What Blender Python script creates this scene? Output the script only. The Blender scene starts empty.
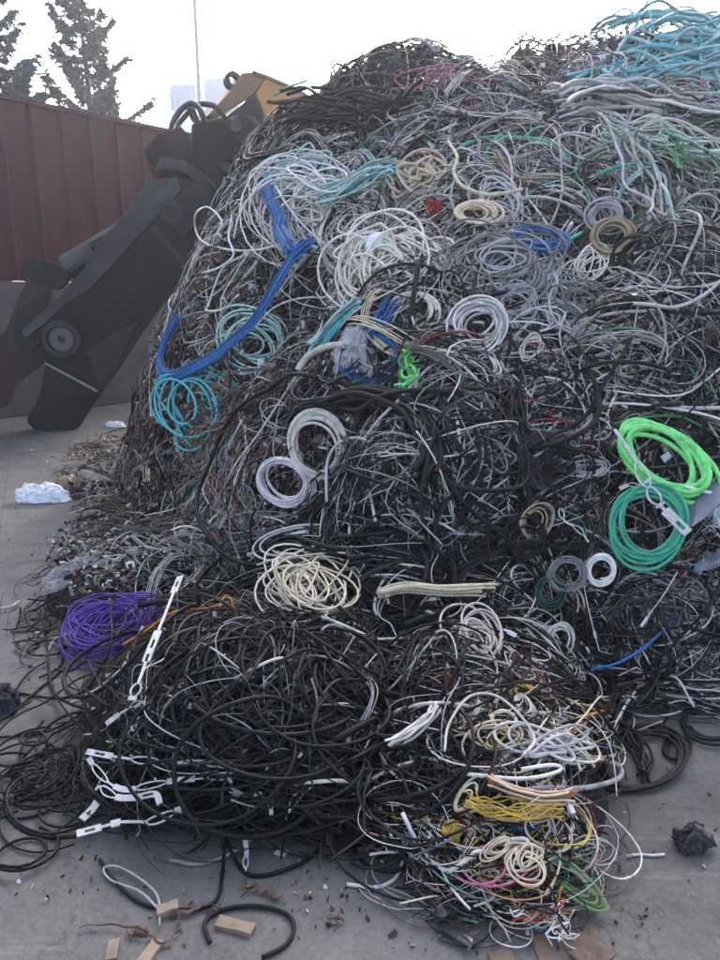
import bpy, bmesh, math, random
import numpy as np
from mathutils import Vector, noise as mnoise

rng = np.random.default_rng(11)
random.seed(11)
scene = bpy.context.scene
COL = scene.collection
R_ = math.radians
PI = math.pi

# ------------------------------------------------------------------ camera model
F = 721.0                       # focal length in photograph pixels (720 x 960)
PITCH = R_(14.3)
CAM = np.array([0.0, 0.0, 1.6])
CP, SP = math.cos(PITCH), math.sin(PITCH)


def ray(px, py):
    px = np.asarray(px, float); py = np.asarray(py, float)
    u = (px - 360.0) / F; v = (480.0 - py) / F
    return np.stack([u, CP + v * SP, -SP + v * CP], -1)


# ------------------------------------------------------------------ terrain of the heap
C0 = np.array([1.4, 7.4])
_foot = [(-90, 4.75), (-72, 4.75), (-58, 5.1), (-30, 5.3), (0, 5.2), (45, 4.4), (90, 3.7), (130, 3.5),
         (160, 3.7), (180, 3.80), (198, 3.78), (212, 3.76), (228, 3.85), (243, 4.30), (256, 4.65), (270, 4.75)]
_fa = np.array([a for a, r in _foot], float); _fr = np.array([r for a, r in _foot], float)
_kx = np.array([-90, -40, 20, 90, 150, 190, 215, 240, 270], float)
_kk = np.array([1.75, 1.8, 2.0, 2.2, 2.6, 2.9, 2.5, 1.95, 1.75])


def _waves(seed, n, lam0, lam1):
    r = np.random.default_rng(seed)
    a = r.uniform(0, 2 * PI, n); k = 2 * PI / r.uniform(lam0, lam1, n)
    return k * np.cos(a), k * np.sin(a), r.uniform(0, 2 * PI, n)


_W1 = _waves(3, 7, 0.9, 2.0); _W2 = _waves(5, 9, 0.28, 0.7)


def _wn(W, x, y):
    s = np.zeros_like(x)
    for a, b, c in zip(*W):
        s = s + np.sin(a * x + b * y + c)
    return s / math.sqrt(len(W[0]))


def dome(x, y, cx, cy, rx, ry, h, ang=0.0, p=1.0):
    ca, sa = math.cos(ang), math.sin(ang)
    dx, dy = x - cx, y - cy
    q = ((dx * ca + dy * sa) / rx) ** 2 + ((-dx * sa + dy * ca) / ry) ** 2
    return h * np.clip(1 - q, 0, 1) ** p


def HS(x, y):
    """smooth height of heap and mounds above the yard"""
    x = np.asarray(x, float); y = np.asarray(y, float)
    dx, dy = x - C0[0], y - C0[1]
    r = np.hypot(dx, dy) + 1e-6
    a = np.degrees(np.arctan2(dy, dx)); a = np.where(a < -90, a + 360, a)
    R = np.interp(a, _fa, _fr); k = np.interp(a, _kx, _kk)
    q = np.clip(r / R, 0, 1.0)
    h = 3.62 * (1 - q ** k)
    h = h + dome(x, y, .62, 6.85, .62, .7, .20, 0, 1.3) + dome(x, y, 1.42, 6.9, .35, .5, .10, 0, 1.3) + dome(x, y, -.05, 6.6, .45, .5, .10, 0, 1.3)
    h = h + dome(x, y, 3.1, 7.0, 1.6, 1.5, 0.58, 0, 1.2)
    h = h - dome(x, y, 1.5, 7.0, 0.9, 0.9, 0.10, 0, 1.3) + dome(x, y, -0.7, 7.0, 0.9, 1.1, 0.24, 0, 1.2)
    m = dome(x, y, -0.36, 2.80, 0.92, 1.02, 0.37, 0.0, 1.25)
    m = np.maximum(m, dome(x, y, 0.40, 2.34, 0.50, 0.82, 0.27, 0.1, 1.2))
    m = np.maximum(m, dome(x, y, 0.30, 3.3, 0.8, 0.9, 0.42, 0.1, 0.9))
    m = np.maximum(m, dome(x, y, -2.05, 6.3, 0.85, 0.9, 0.14, 0.0, 1.0))
    m = np.maximum(m, dome(x, y, -1.35, 4.25, 0.75, 0.55, 0.12, -0.3, 1.0))
    m = np.maximum(m, dome(x, y, -0.95, 4.4, 0.7, 1.3, 0.22, -0.5, 1.0))
    return np.sqrt(h * h + m * m + 1e-12) - 1e-6


def H(x, y):
    s = HS(x, y)
    w = np.clip(s / 0.5, 0, 1)
    return s + w * (0.125 * _wn(_W1, np.asarray(x, float), np.asarray(y, float)) + 0.060 * _wn(_W2, np.asarray(x, float), np.asarray(y, float)) - 0.085)


def grad(x, y, f=HS, e=0.03):
    return (f(x + e, y) - f(x - e, y)) / (2 * e), (f(x, y + e) - f(x, y - e)) / (2 * e)


def normal(x, y, f=HS, e=0.05):
    gx, gy = grad(x, y, f, e)
    n = np.stack([-gx, -gy, np.ones_like(gx)], -1)
    return n / np.linalg.norm(n, axis=-1, keepdims=True)


def hit(px, py, f=HS):
    """where the sight line through a photograph pixel meets the heap or the yard; t = nan for sky"""
    px = np.atleast_1d(np.asarray(px, float)); py = np.atleast_1d(np.asarray(py, float))
    d = ray(px, py)
    n = len(px)
    tt = np.full(n, np.nan); done = np.zeros(n, bool)
    prev = np.full(n, 1.0)
    t = 1.0
    while t < 14.0:
        p = CAM + d * t
        below = (p[:, 2] < f(p[:, 0], p[:, 1])) & ~done
        if below.any():
            lo = prev[below].copy(); hi = np.full(below.sum(), t)
            db = d[below]
            for _ in range(10):
                mid = (lo + hi) / 2; q = CAM + db * mid[:, None]
                ins = q[:, 2] < f(q[:, 0], q[:, 1])
                hi = np.where(ins, mid, hi); lo = np.where(ins, lo, mid)
            tt[below] = hi; done |= below
        prev[:] = t
        if done.all(): break
        t += 0.03
    return CAM + d * tt[:, None], tt


def at(px, py, lift=0.0):
    P, t = hit([px], [py])
    P = P[0]
    if np.isnan(P[0]):
        P = CAM + ray(px, py) * 7.2
    n = normal(P[0], P[1])
    return P + n * lift


# ------------------------------------------------------------------ mesh helpers
def new_mesh_np(name, verts, quads, cols=None, smooth=True):
    me = bpy.data.meshes.new(name)
    verts = np.ascontiguousarray(verts, dtype=np.float32); quads = np.ascontiguousarray(quads, dtype=np.int32)
    nq, k = quads.shape
    me.vertices.add(len(verts)); me.vertices.foreach_set('co', verts.ravel())
    me.loops.add(nq * k); me.loops.foreach_set('vertex_index', quads.ravel())
    me.polygons.add(nq)
    me.polygons.foreach_set('loop_start', np.arange(0, nq * k, k, dtype=np.int32))
    me.polygons.foreach_set('use_smooth', np.full(nq, smooth))
    if cols is not None:
        a = me.attributes.new('Col', 'FLOAT_COLOR', 'POINT')
        c = np.ones((len(verts), 4), np.float32); c[:, :3] = cols
        a.data.foreach_set('color', c.ravel())
    me.update(calc_edges=True)
    me.validate()
    return me


def tube_arrays(P, rad, K, cols, flat=None):
    """P (N,M,3) centre lines, rad (N,) or (N,M), cols (N,3)"""
    N, M, _ = P.shape
    rad = np.broadcast_to(np.asarray(rad, float).reshape(N, -1), (N, M)).copy()
    T = np.gradient(P, axis=1)
    T /= np.linalg.norm(T, axis=-1, keepdims=True) + 1e-9
    # closed rounded ends: repeat the end points with a tiny radius
    P = np.concatenate([P[:, :1], P, P[:, -1:]], 1)
    T = np.concatenate([T[:, :1], T, T[:, -1:]], 1)
    rad = np.concatenate([rad[:, :1] * .05, rad, rad[:, -1:] * .05], 1)
    M += 2
    A = np.zeros_like(P)
    ref = np.where(np.abs(T[:, 0, 2:3]) < .9, np.array([[0., 0, 1]]), np.array([[1., 0, 0]]))
    a = np.cross(T[:, 0], ref); a /= np.linalg.norm(a, axis=-1, keepdims=True) + 1e-9
    A[:, 0] = a
    for j in range(1, M):
        a = a - T[:, j] * np.sum(a * T[:, j], -1, keepdims=True)
        a = a / (np.linalg.norm(a, axis=-1, keepdims=True) + 1e-9)
        A[:, j] = a
    B = np.cross(T, A)
    if flat is not None: B = B * np.asarray(flat, float).reshape(-1, 1, 1)
    ph = np.arange(K) * 2 * PI / K
    V = P[:, :, None, :] + rad[:, :, None, None] * (A[:, :, None, :] * np.cos(ph)[None, None, :, None] + B[:, :, None, :] * np.sin(ph)[None, None, :, None])
    idx = np.arange(N * M * K).reshape(N, M, K)
    q = np.stack([idx[:, :-1, :], np.roll(idx, -1, 2)[:, :-1, :], np.roll(idx, -1, 2)[:, 1:, :], idx[:, 1:, :]], -1).reshape(-1, 4)
    c = np.repeat(np.asarray(cols, float), M * K, 0)
    return V.reshape(-1, 3), q, c


def join_arrays(lst):
    off = 0; V = []; Q = []; Cc = []
    for v, q, c in lst:
        V.append(v); Q.append(q + off); Cc.append(c); off += len(v)
    return np.concatenate(V), np.concatenate(Q), np.concatenate(Cc)


def tag(o, label=None, cat=None, group=None, kind=None):
    if label: o['label'] = label
    if cat: o['category'] = cat
    if group: o['group'] = group
    if kind: o['kind'] = kind
    return o


def link(name, me, mat, parent=None, loc=None):
    o = bpy.data.objects.new(name, me); COL.objects.link(o)
    if mat is not None and not me.materials: me.materials.append(mat)
    if parent is not None: o.parent = parent
    if loc is not None: o.location = loc
    return o


def link_arrays(name, arr, mat, parent=None, base=True):
    V, Q, c = arr
    loc = None
    if base and parent is None:
        loc = np.array([V[:, 0].mean(), V[:, 1].mean(), V[:, 2].min()])
        V = V - loc
    elif parent is not None:
        V = V - np.array(parent.location)
    return link(name, new_mesh_np(name, V, Q, c), mat, parent, loc)


def empty(name, loc):
    o = bpy.data.objects.new(name, None); COL.objects.link(o); o.location = loc
    o.empty_display_size = .2
    return o


# ------------------------------------------------------------------ materials
def nt_mat(name):
    m = bpy.data.materials.new(name); m.use_nodes = True
    nt = m.node_tree
    return m, nt, nt.nodes['Principled BSDF']


def N(nt, typ, **kw):
    n = nt.nodes.new(typ)
    for k, v in kw.items():
        if k.startswith('i_'):
            n.inputs[k[2:].replace('_', ' ')].default_value = v
        else: setattr(n, k, v)
    return n


def ramp(nt, src, stops):
    r = nt.nodes.new('ShaderNodeValToRGB')
    el = r.color_ramp.elements
    while len(el) < len(stops): el.new(.5)
    for e, (p, c) in zip(el, stops):
        e.position = p; e.color = (c, c, c, 1) if not hasattr(c, '__len__') else (*c, 1)
    nt.links.new(src, r.inputs[0])
    return r


def mixc(nt, fac, a, b):
    m = nt.nodes.new('ShaderNodeMix'); m.data_type = 'RGBA'
    for sock, v in ((m.inputs[0], fac), (m.inputs[6], a), (m.inputs[7], b)):
        if hasattr(v, 'default_value'): nt.links.new(v, sock)
        elif hasattr(v, '__len__'): sock.default_value = (*v, 1)
        else: sock.default_value = v
    return m.outputs[2]


def bump(nt, bsdf, src, strength, dist):
    b = N(nt, 'ShaderNodeBump', i_Strength=strength, i_Distance=dist)
    nt.links.new(src, b.inputs['Height']); nt.links.new(b.outputs[0], bsdf.inputs['Normal'])


def cable_mat(name, rough=.42, dust=.30, metallic=0.0):
    m, nt, b = nt_mat(name)
    at_ = N(nt, 'ShaderNodeAttribute', attribute_name='Col')
    g = N(nt, 'ShaderNodeNewGeometry')
    n1 = N(nt, 'ShaderNodeTexNoise', i_Scale=7.0, i_Detail=5.0, i_Roughness=.65); nt.links.new(g.outputs['Position'], n1.inputs[0])
    n2 = N(nt, 'ShaderNodeTexNoise', i_Scale=90.0, i_Detail=3.0); nt.links.new(g.outputs['Position'], n2.inputs[0])
    mul = N(nt, 'ShaderNodeMath', operation='MULTIPLY'); nt.links.new(n1.outputs[0], mul.inputs[0]); nt.links.new(n2.outputs[0], mul.inputs[1])
    r = ramp(nt, mul.outputs[0], [(.16, 0.0), (.42, dust)])
    n3 = N(nt, 'ShaderNodeTexNoise', i_Scale=21.0, i_Detail=6.0, i_Roughness=.7); nt.links.new(g.outputs['Position'], n3.inputs[0])
    gr = ramp(nt, n3.outputs[0], [(.44, (1, 1, 1)), (.72, (.52, .49, .46))])
    mm = nt.nodes.new('ShaderNodeMix'); mm.data_type = 'RGBA'; mm.blend_type = 'MULTIPLY'; mm.inputs[0].default_value = 1.0
    nt.links.new(at_.outputs[0], mm.inputs[6]); nt.links.new(gr.outputs[0], mm.inputs[7]); cc = mm.outputs[2]
    nt.links.new(mixc(nt, r.outputs[0], cc, (.175, .160, .145)), b.inputs['Base Color'])
    rr = ramp(nt, n1.outputs[0], [(.3, rough - .1), (.75, rough + .25)])
    nt.links.new(rr.outputs[0], b.inputs['Roughness'])
    b.inputs['Metallic'].default_value = metallic
    b.inputs['Specular IOR Level'].default_value = .21
    bump(nt, b, n2.outputs[0], .25, .002)
    return m


def plain_mat(name, col, col2=None, rough=.6, scale=4.0, metallic=0.0, bstr=.2, bdist=.004, detail=6.0, lo=.35, hi=.7):
    m, nt, b = nt_mat(name)
    g = N(nt, 'ShaderNodeNewGeometry')
    n1 = N(nt, 'ShaderNodeTexNoise', i_Scale=scale, i_Detail=detail, i_Roughness=.65); nt.links.new(g.outputs['Position'], n1.inputs[0])
    n2 = N(nt, 'ShaderNodeTexNoise', i_Scale=scale * 9, i_Detail=4.0); nt.links.new(g.outputs['Position'], n2.inputs[0])
    r = ramp(nt, n1.outputs[0], [(lo, 0.0), (hi, 1.0)])
    nt.links.new(mixc(nt, r.outputs[0], col, col2 or tuple(c * .6 for c in col)), b.inputs['Base Color'])
    rr = ramp(nt, n2.outputs[0], [(.3, max(.05, rough - .12)), (.7, min(1, rough + .15))])
    nt.links.new(rr.outputs[0], b.inputs['Roughness'])
    b.inputs['Metallic'].default_value = metallic
    bump(nt, b, n2.outputs[0], bstr, bdist)
    return m


M = {}
M['cable'] = cable_mat('dusty_cable_plastic', .45, .035)
M['chip'] = cable_mat('scrap_bits', .6, .3)
M['core'] = plain_mat('heap_core', (.012, .011, .010), (.035, .030, .026), .9, 14.0, bstr=.9, bdist=.03)  # near black, so the colour itself deepens the shade in the gaps
M['wood'] = plain_mat('raw_wood', (.27, .205, .145), (.16, .12, .085), .75, 9.0)
M['card'] = plain_mat('brown_card', (.17, .12, .088), (.09, .062, .048), .85, 7.0)
M['rust'] = plain_mat('rusty_strip', (.14, .078, .048), (.05, .034, .028), .8, 22.0)
M['whiteplastic'] = plain_mat('white_strip_plastic', (.60, .59, .57), (.26, .25, .235), .5, 30.0, lo=.45, hi=.8)
M['greyplastic'] = plain_mat('grey_sheet', (.22, .25, .30), (.12, .13, .16), .5, 7.0)
M['blackplastic'] = plain_mat('black_moulding', (.02, .02, .023), (.05, .048, .046), .4, 9.0)
M['darksteel'] = plain_mat('worn_dark_steel', (.020, .019, .020), (.042, .038, .036), .55, 3.0, .3, bstr=.15)
M['litsteel'] = plain_mat('lit_flange_steel', (.075, .070, .068), (.03, .028, .028), .5, 5.0, .4)
M['greysteel'] = plain_mat('grey_cylinder_steel', (.09, .09, .092), (.05, .05, .05), .45, 4.0, .4)
M['brownsteel'] = plain_mat('rust_brown_steel', (.07, .040, .032), (.03, .022, .02), .7, 5.0, .2)
M['brightsteel'] = plain_mat('bare_steel', (.35, .33, .31), (.2, .19, .18), .4, 9.0, .6)
M['yellow'] = plain_mat('faded_yellow_paint', (.50, .25, .055), (.36, .18, .05), .5, 2.5, lo=.4, hi=.8)
M['yellowdull'] = plain_mat('brownish_yellow_paint', (.24, .13, .06), (.14, .08, .045), .6, 3.0)  # duller, browner yellow of the arm edge plates
M['rubber'] = plain_mat('hose_rubber', (.014, .014, .015), (.03, .03, .03), .5, 6.0)
M['polewhite'] = plain_mat('galvanised_pole', (.40, .40, .40), (.3, .3, .3), .5, 4.0)
M['bark'] = plain_mat('bark', (.07, .055, .045), (.04, .03, .025), .9, 8.0)


def worn_steel(name, base, edge, rust, rough=.5):
    m, nt, b = nt_mat(name)
    g = N(nt, 'ShaderNodeNewGeometry')
    def nz(s, d, r, sc=(1, 1, 1), rot=(0, 0, 0)):
        mp = N(nt, 'ShaderNodeMapping'); nt.links.new(g.outputs['Position'], mp.inputs[0]); mp.inputs['Scale'].default_value = sc; mp.inputs['Rotation'].default_value = rot
        n = N(nt, 'ShaderNodeTexNoise', i_Scale=s, i_Detail=d, i_Roughness=r); nt.links.new(mp.outputs[0], n.inputs[0]); return n.outputs[0]
    c = mixc(nt, ramp(nt, nz(1.6, 6, .65), [(.4, 0.), (.65, .8)]).outputs[0], base, tuple(x * 1.9 for x in base))
    c = mixc(nt, ramp(nt, nz(2.4, 8, .75), [(.56, 0.), (.70, .75)]).outputs[0], c, rust)
    c = mixc(nt, ramp(nt, nz(9, 7, .75, (1, 1, .14), (0, .75, 0)), [(.60, 0.), (.70, .6)]).outputs[0], c, edge)
    pt = ramp(nt, g.outputs['Pointiness'], [(.52, 0.), (.60, .8)]).outputs[0]
    c = mixc(nt, pt, c, edge)
    nt.links.new(c, b.inputs['Base Color'])
    b.inputs['Specular IOR Level'].default_value = .13
    nt.links.new(ramp(nt, nz(12, 5, .6), [(.3, rough - .12), (.7, rough + .2)]).outputs[0], b.inputs['Roughness'])
    bump(nt, b, nz(30, 6, .7), .3, .004)
    return m


M['darksteel'] = worn_steel('worn_dark_steel', (.0075, .0075, .008), (.055, .052, .05), (.022, .014, .011), .58)
M['litsteel'] = worn_steel('lit_flange_steel', (.034, .032, .032), (.13, .12, .115), (.04, .028, .022), .5)  # worn steel with the light on top faces put into a paler base
M['greysteel'] = worn_steel('grey_cylinder_steel', (.040, .040, .041), (.13, .13, .13), (.035, .026, .022), .5)
M['brownsteel'] = worn_steel('rust_brown_steel', (.028, .018, .016), (.08, .055, .045), (.05, .024, .015), .6)


def foil_mat():
    m, nt, b = nt_mat('clear_bag_film')
    b.inputs['Base Color'].default_value = (.62, .62, .62, 1)
    b.inputs['Roughness'].default_value = .28
    g = N(nt, 'ShaderNodeNewGeometry')
    n = N(nt, 'ShaderNodeTexNoise', i_Scale=26.0, i_Detail=5.0); nt.links.new(g.outputs['Position'], n.inputs[0])
    bump(nt, b, n.outputs[0], .9, .02)
    b.inputs['Alpha'].default_value = .62
    return m


def bag_mat():
    m, nt, b = nt_mat('white_bag_film')
    g = N(nt, 'ShaderNodeNewGeometry')
    n = N(nt, 'ShaderNodeTexNoise', i_Scale=20.0, i_Detail=5.0); nt.links.new(g.outputs['Position'], n.inputs[0])
    nt.links.new(mixc(nt, ramp(nt, n.outputs[0], [(.5, 0.), (.9, 1.)]).outputs[0], (.74, .78, .80), (.5, .53, .53)), b.inputs['Base Color'])
    b.inputs['Roughness'].default_value = .4
    b.inputs['Subsurface Weight'].default_value = .15
    b.inputs['Subsurface Radius'].default_value = (.02, .02, .02)
    bump(nt, b, n.outputs[0], .7, .015)
    return m


M['hosegrey'] = plain_mat('weathered_pale_hose', (.40, .39, .37), (.17, .16, .15), .6, 16.0)
M['clear'] = foil_mat(); M['bag'] = bag_mat()


def ground_mat():
    m, nt, b = nt_mat('yard_concrete')
    g = N(nt, 'ShaderNodeNewGeometry')
    P = g.outputs['Position']
    def nz(s, d=6., r=.6, dist=0.):
        n = N(nt, 'ShaderNodeTexNoise', i_Scale=s, i_Detail=d, i_Roughness=r, i_Distortion=dist); nt.links.new(P, n.inputs[0]); return n.outputs[0]
    big = ramp(nt, nz(.9, 5, .6, .6), [(.32, 0.), (.68, 1.)]).outputs[0]
    c = mixc(nt, big, (.078, .075, .072), (.122, .118, .114))
    st = ramp(nt, nz(2.6, 7, .7, 1.2), [(.52, 0.), (.70, .75)]).outputs[0]
    c = mixc(nt, st, c, (.075, .070, .068))
    lt = ramp(nt, nz(3.3, 8, .72, 2.0), [(.60, 0.), (.74, .55)]).outputs[0]
    c = mixc(nt, lt, c, (.25, .24, .23))
    fine = nz(55, 5, .7)
    c = mixc(nt, ramp(nt, fine, [(.40, .0), (.75, .5)]).outputs[0], c, (.21, .20, .193))
    dk = ramp(nt, nz(120, 3, .6), [(.60, 0.), (.70, .8)]).outputs[0]
    c = mixc(nt, dk, c, (.05, .046, .044))
    # slab joint lines
    wv = N(nt, 'ShaderNodeTexBrick', i_Scale=1.0)
    wv.offset = 0.0
    wv.inputs['Color1'].default_value = (0, 0, 0, 1); wv.inputs['Color2'].default_value = (0, 0, 0, 1); wv.inputs['Mortar'].default_value = (1, 1, 1, 1)
    wv.inputs['Mortar Size'].default_value = .0035; wv.inputs['Brick Width'].default_value = 3.6; wv.inputs['Row Height'].default_value = 3.6
    mp = N(nt, 'ShaderNodeMapping'); nt.links.new(P, mp.inputs[0]); mp.inputs['Rotation'].default_value = (0, 0, R_(-24)); mp.inputs['Location'].default_value = (.35, .55, 0)
    nt.links.new(mp.outputs[0], wv.inputs[0])
    c = mixc(nt, wv.outputs[0], c, (.05, .047, .045))
    vo = N(nt, 'ShaderNodeTexVoronoi', feature='DISTANCE_TO_EDGE', i_Scale=.75)
    dv = N(nt, 'ShaderNodeVectorMath', operation='ADD'); nt.links.new(P, dv.inputs[0])
    nn_ = N(nt, 'ShaderNodeTexNoise', i_Scale=2.2, i_Detail=6.0); nt.links.new(P, nn_.inputs[0])
    nt.links.new(nn_.outputs['Color'], dv.inputs[1]); nt.links.new(dv.outputs[0], vo.inputs[0])
    cr = ramp(nt, vo.outputs['Distance'], [(.0, .75), (.006, 0.)]).outputs[0]
    c = mixc(nt, cr, c, (.055, .050, .046))
    ms = N(nt, 'ShaderNodeMapping'); nt.links.new(P, ms.inputs[0]); ms.inputs['Rotation'].default_value = (0, 0, R_(35)); ms.inputs['Scale'].default_value = (.5, 5.0, 1)
    ns = N(nt, 'ShaderNodeTexNoise', i_Scale=2.0, i_Detail=7.0, i_Roughness=.72); nt.links.new(ms.outputs[0], ns.inputs[0])
    c = mixc(nt, ramp(nt, ns.outputs[0], [(.56, 0.), (.74, .6)]).outputs[0], c, (.27, .258, .245))
    mt = N(nt, 'ShaderNodeMapping'); nt.links.new(P, mt.inputs[0]); mt.inputs['Rotation'].default_value = (0, 0, R_(-38))
    sx = N(nt, 'ShaderNodeSeparateXYZ'); nt.links.new(mt.outputs[0], sx.inputs[0])
    pp = N(nt, 'ShaderNodeMath', operation='PINGPONG'); nt.links.new(sx.outputs[0], pp.inputs[0]); pp.inputs[1].default_value = .85
    bd = ramp(nt, pp.outputs[0], [(.0, .55), (.14, .45), (.20, 0.)]).outputs[0]
    bm_ = N(nt, 'ShaderNodeMath', operation='MULTIPLY'); nt.links.new(bd, bm_.inputs[0]); nt.links.new(ramp(nt, nz(4.0, 7, .7), [(.42, 0.), (.62, 1.)]).outputs[0], bm_.inputs[1])
    c = mixc(nt, bm_.outputs[0], c, (.058, .055, .053))
    oil = ramp(nt, nz(1.5, 4, .55, .8), [(.60, 0.), (.68, .7)]).outputs[0]
    c = mixc(nt, oil, c, (.062, .056, .052))
    nt.links.new(c, b.inputs['Base Color'])
    nt.links.new(ramp(nt, nz(6, 5), [(.3, .55), (.7, .9)]).outputs[0], b.inputs['Roughness'])
    b.inputs['Specular IOR Level'].default_value = .35
    bump(nt, b, nz(34, 8, .72), .35, .006)
    return m


M['ground'] = ground_mat()


def fence_mat():
    m, nt, b = nt_mat('maroon_sheet_steel')
    g = N(nt, 'ShaderNodeNewGeometry')
    mp = N(nt, 'ShaderNodeMapping'); nt.links.new(g.outputs['Position'], mp.inputs[0]); mp.inputs['Scale'].default_value = (3, 3, .35)
    n = N(nt, 'ShaderNodeTexNoise', i_Scale=2.0, i_Detail=6.0, i_Roughness=.65); nt.links.new(mp.outputs[0], n.inputs[0])
    nt.links.new(mixc(nt, ramp(nt, n.outputs[0], [(.35, 0.), (.7, 1.)]).outputs[0], (.062, .008, .016), (.030, .0065, .011)), b.inputs['Base Color'])
    b.inputs['Roughness'].default_value = .6; b.inputs['Specular IOR Level'].default_value = .2
    return m


M['fence'] = fence_mat()
M['concwall'] = plain_mat('concrete_block', (.085, .082, .08), (.05, .048, .047), .85, 3.0, bstr=.4, bdist=.01)


def leaf_mat(name, c1, c2):
    m, nt, b = nt_mat(name)
    g = N(nt, 'ShaderNodeNewGeometry')
    n = N(nt, 'ShaderNodeTexNoise', i_Scale=1.7, i_Detail=3.0); nt.links.new(g.outputs['Position'], n.inputs[0])
    nt.links.new(mixc(nt, ramp(nt, n.outputs[0], [(.35, 0.), (.65, 1.)]).outputs[0], c1, c2), b.inputs['Base Color'])
    b.inputs['Roughness'].default_value = .6
    return m


M['needle'] = leaf_mat('flare_blue_needles', (.014, .046, .066), (.026, .070, .085))  # green shifted to blue: lens flare put into the colour

# ------------------------------------------------------------------ palette (base colours)
PAL = dict(
    black=(.0052, .0052, .0056), soot=(.011, .0108, .0108), dark=(.036, .034, .034), grey=(.20, .20, .20), lgrey=(.44, .435, .425),
    pale=(.66, .65, .62), cream=(.68, .58, .41), ivory=(.76, .71, .61), white=(.83, .82, .80), tan=(.34, .26, .17),
    brown=(.10, .055, .035), rust=(.20, .075, .035), copper=(.46, .21, .11), red=(.36, .030, .030), pink=(.45, .15, .22),
    orange=(.55, .17, .03), yellow=(.62, .42, .06), green=(.05, .26, .085), lime=(.20, .74, .22), mint=(.38, .60, .55),
    teal=(.075, .47, .29), turq=(.085, .45, .49), blue=(.024, .145, .37), navy=(.015, .03, .10), sky=(.06, .24, .55),
    aqua=(.23, .42, .46), purple=(.135, .062, .37), bottle=(.012, .055, .035), olive=(.16, .24, .11), slate=(.13, .16, .22))


def pick(weights, n):
    ks = list(weights); w = np.array([weights[k] for k in ks], float); w /= w.sum()
    base = np.array([PAL[k] for k in ks])[rng.choice(len(ks), n, p=w)]
    return np.clip(base * rng.uniform(.72, 1.22, (n, 1)) * rng.uniform(.975, 1.025, (n, 3)), 0.004, .85)


_W3 = _waves(31, 9, .55, 1.6)


def pick_at(weights, x, y):
    """colours that gather in clumps: dark hollows, pale drifts"""
    n = len(x); c = pick(weights, n)
    v = _wn(_W3, x, y) + rng.normal(0, .35, n)
    dk = v > .75; lt = v < -.85
    if dk.any(): c[dk] = pick(dict(black=6, soot=3, dark=1), dk.sum())
    if lt.any(): c[lt] = pick({**{k: w for k, w in weights.items() if k not in ('black', 'soot', 'dark', 'brown')}, 'pale': 3, 'lgrey': 3}, lt.sum())
    return c


# ------------------------------------------------------------------ cable makers
def walk(x0, y0, L, Mp, Rc, wob, lift, amp, f=H, th=None):
    """centre lines that wander over the heap: Rc = typical bend radius (m)"""
    n = len(x0)
    th = rng.uniform(0, 2 * PI, n) if th is None else np.array(th, float)
    k0 = rng.choice([-1, 1], n) / Rc * rng.uniform(.3, 1.3, n)
    kn = np.zeros(n)
    ds = L / (Mp - 1)
    x, y = np.array(x0, float), np.array(y0, float)
    f1 = rng.uniform(.3, 1.1, n); p1 = rng.uniform(0, 2 * PI, n); f2 = rng.uniform(1, 2.6, n); p2 = rng.uniform(0, 2 * PI, n)
    out = np.zeros((n, Mp, 3))
    for j in range(Mp):
        gx, gy = grad(x, y, f, .04)
        z = f(x, y)
        nn = np.stack([-gx, -gy, np.ones(n)], -1); nn /= np.linalg.norm(nn, axis=-1, keepdims=True)
        s = j / (Mp - 1)
        w = .5 + .32 * np.sin(2 * PI * f1 * s + p1) + .18 * np.sin(2 * PI * f2 * s + p2)
        l = lift + amp * np.clip(w, 0, 1) ** 1.4
        out[:, j] = np.stack([x, y, z], -1) + nn * l[:, None]
        e1 = np.array([[1., 0, 0]]) - nn * nn[:, :1]; e1 /= np.linalg.norm(e1, axis=-1, keepdims=True)   # step inside the surface itself
        e2 = np.cross(nn, e1)
        x = x + (np.cos(th) * e1[:, 0] + np.sin(th) * e2[:, 0]) * ds; y = y + (np.cos(th) * e1[:, 1] + np.sin(th) * e2[:, 1]) * ds
        kn = kn * .93 + rng.normal(0, 1, n) * wob / Rc * .37
        th = th + (k0 + kn) * ds
    out[:, :, 2] = np.maximum(out[:, :, 2], .006)
    return out


def project(P):
    """photograph pixel of world points"""
    q = P - CAM
    d = q[..., 1] * CP - q[..., 2] * SP; up = q[..., 1] * SP + q[..., 2] * CP
    d = np.maximum(d, .05)
    return 360 + F * q[..., 0] / d, 480 - F * up / d


def in_poly(x, y, poly):
    ins = np.zeros(x.shape, bool); n = len(poly)
    for i in range(n):
        (x0, y0), (x1, y1) = poly[i], poly[(i + 1) % n]
        c = ((y0 > y) != (y1 > y)) & (x < (x1 - x0) * (y - y0) / (y1 - y0 + 1e-9) + x0)
        ins ^= c
    return ins


FOOT = [(1000, 716), (690, 702), (640, 700), (600, 735), (596, 770), (590, 800), (585, 850), (560, 890), (520, 905), (455, 905), (420, 885), (405, 862), (372, 820), (310, 812), (255, 826), (215, 814), (150, 838), (85, 828), (62, 800), (78, 735), (110, 690),
        (60, 668), (20, 650), (15, 600), (45, 570), (110, 545), (60, 510), (50, 470), (90, 440), (125, 425), (140, 360), (190, 220), (235, 110), (300, 70), (400, 20), (560, -20), (1000, -60)]
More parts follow.
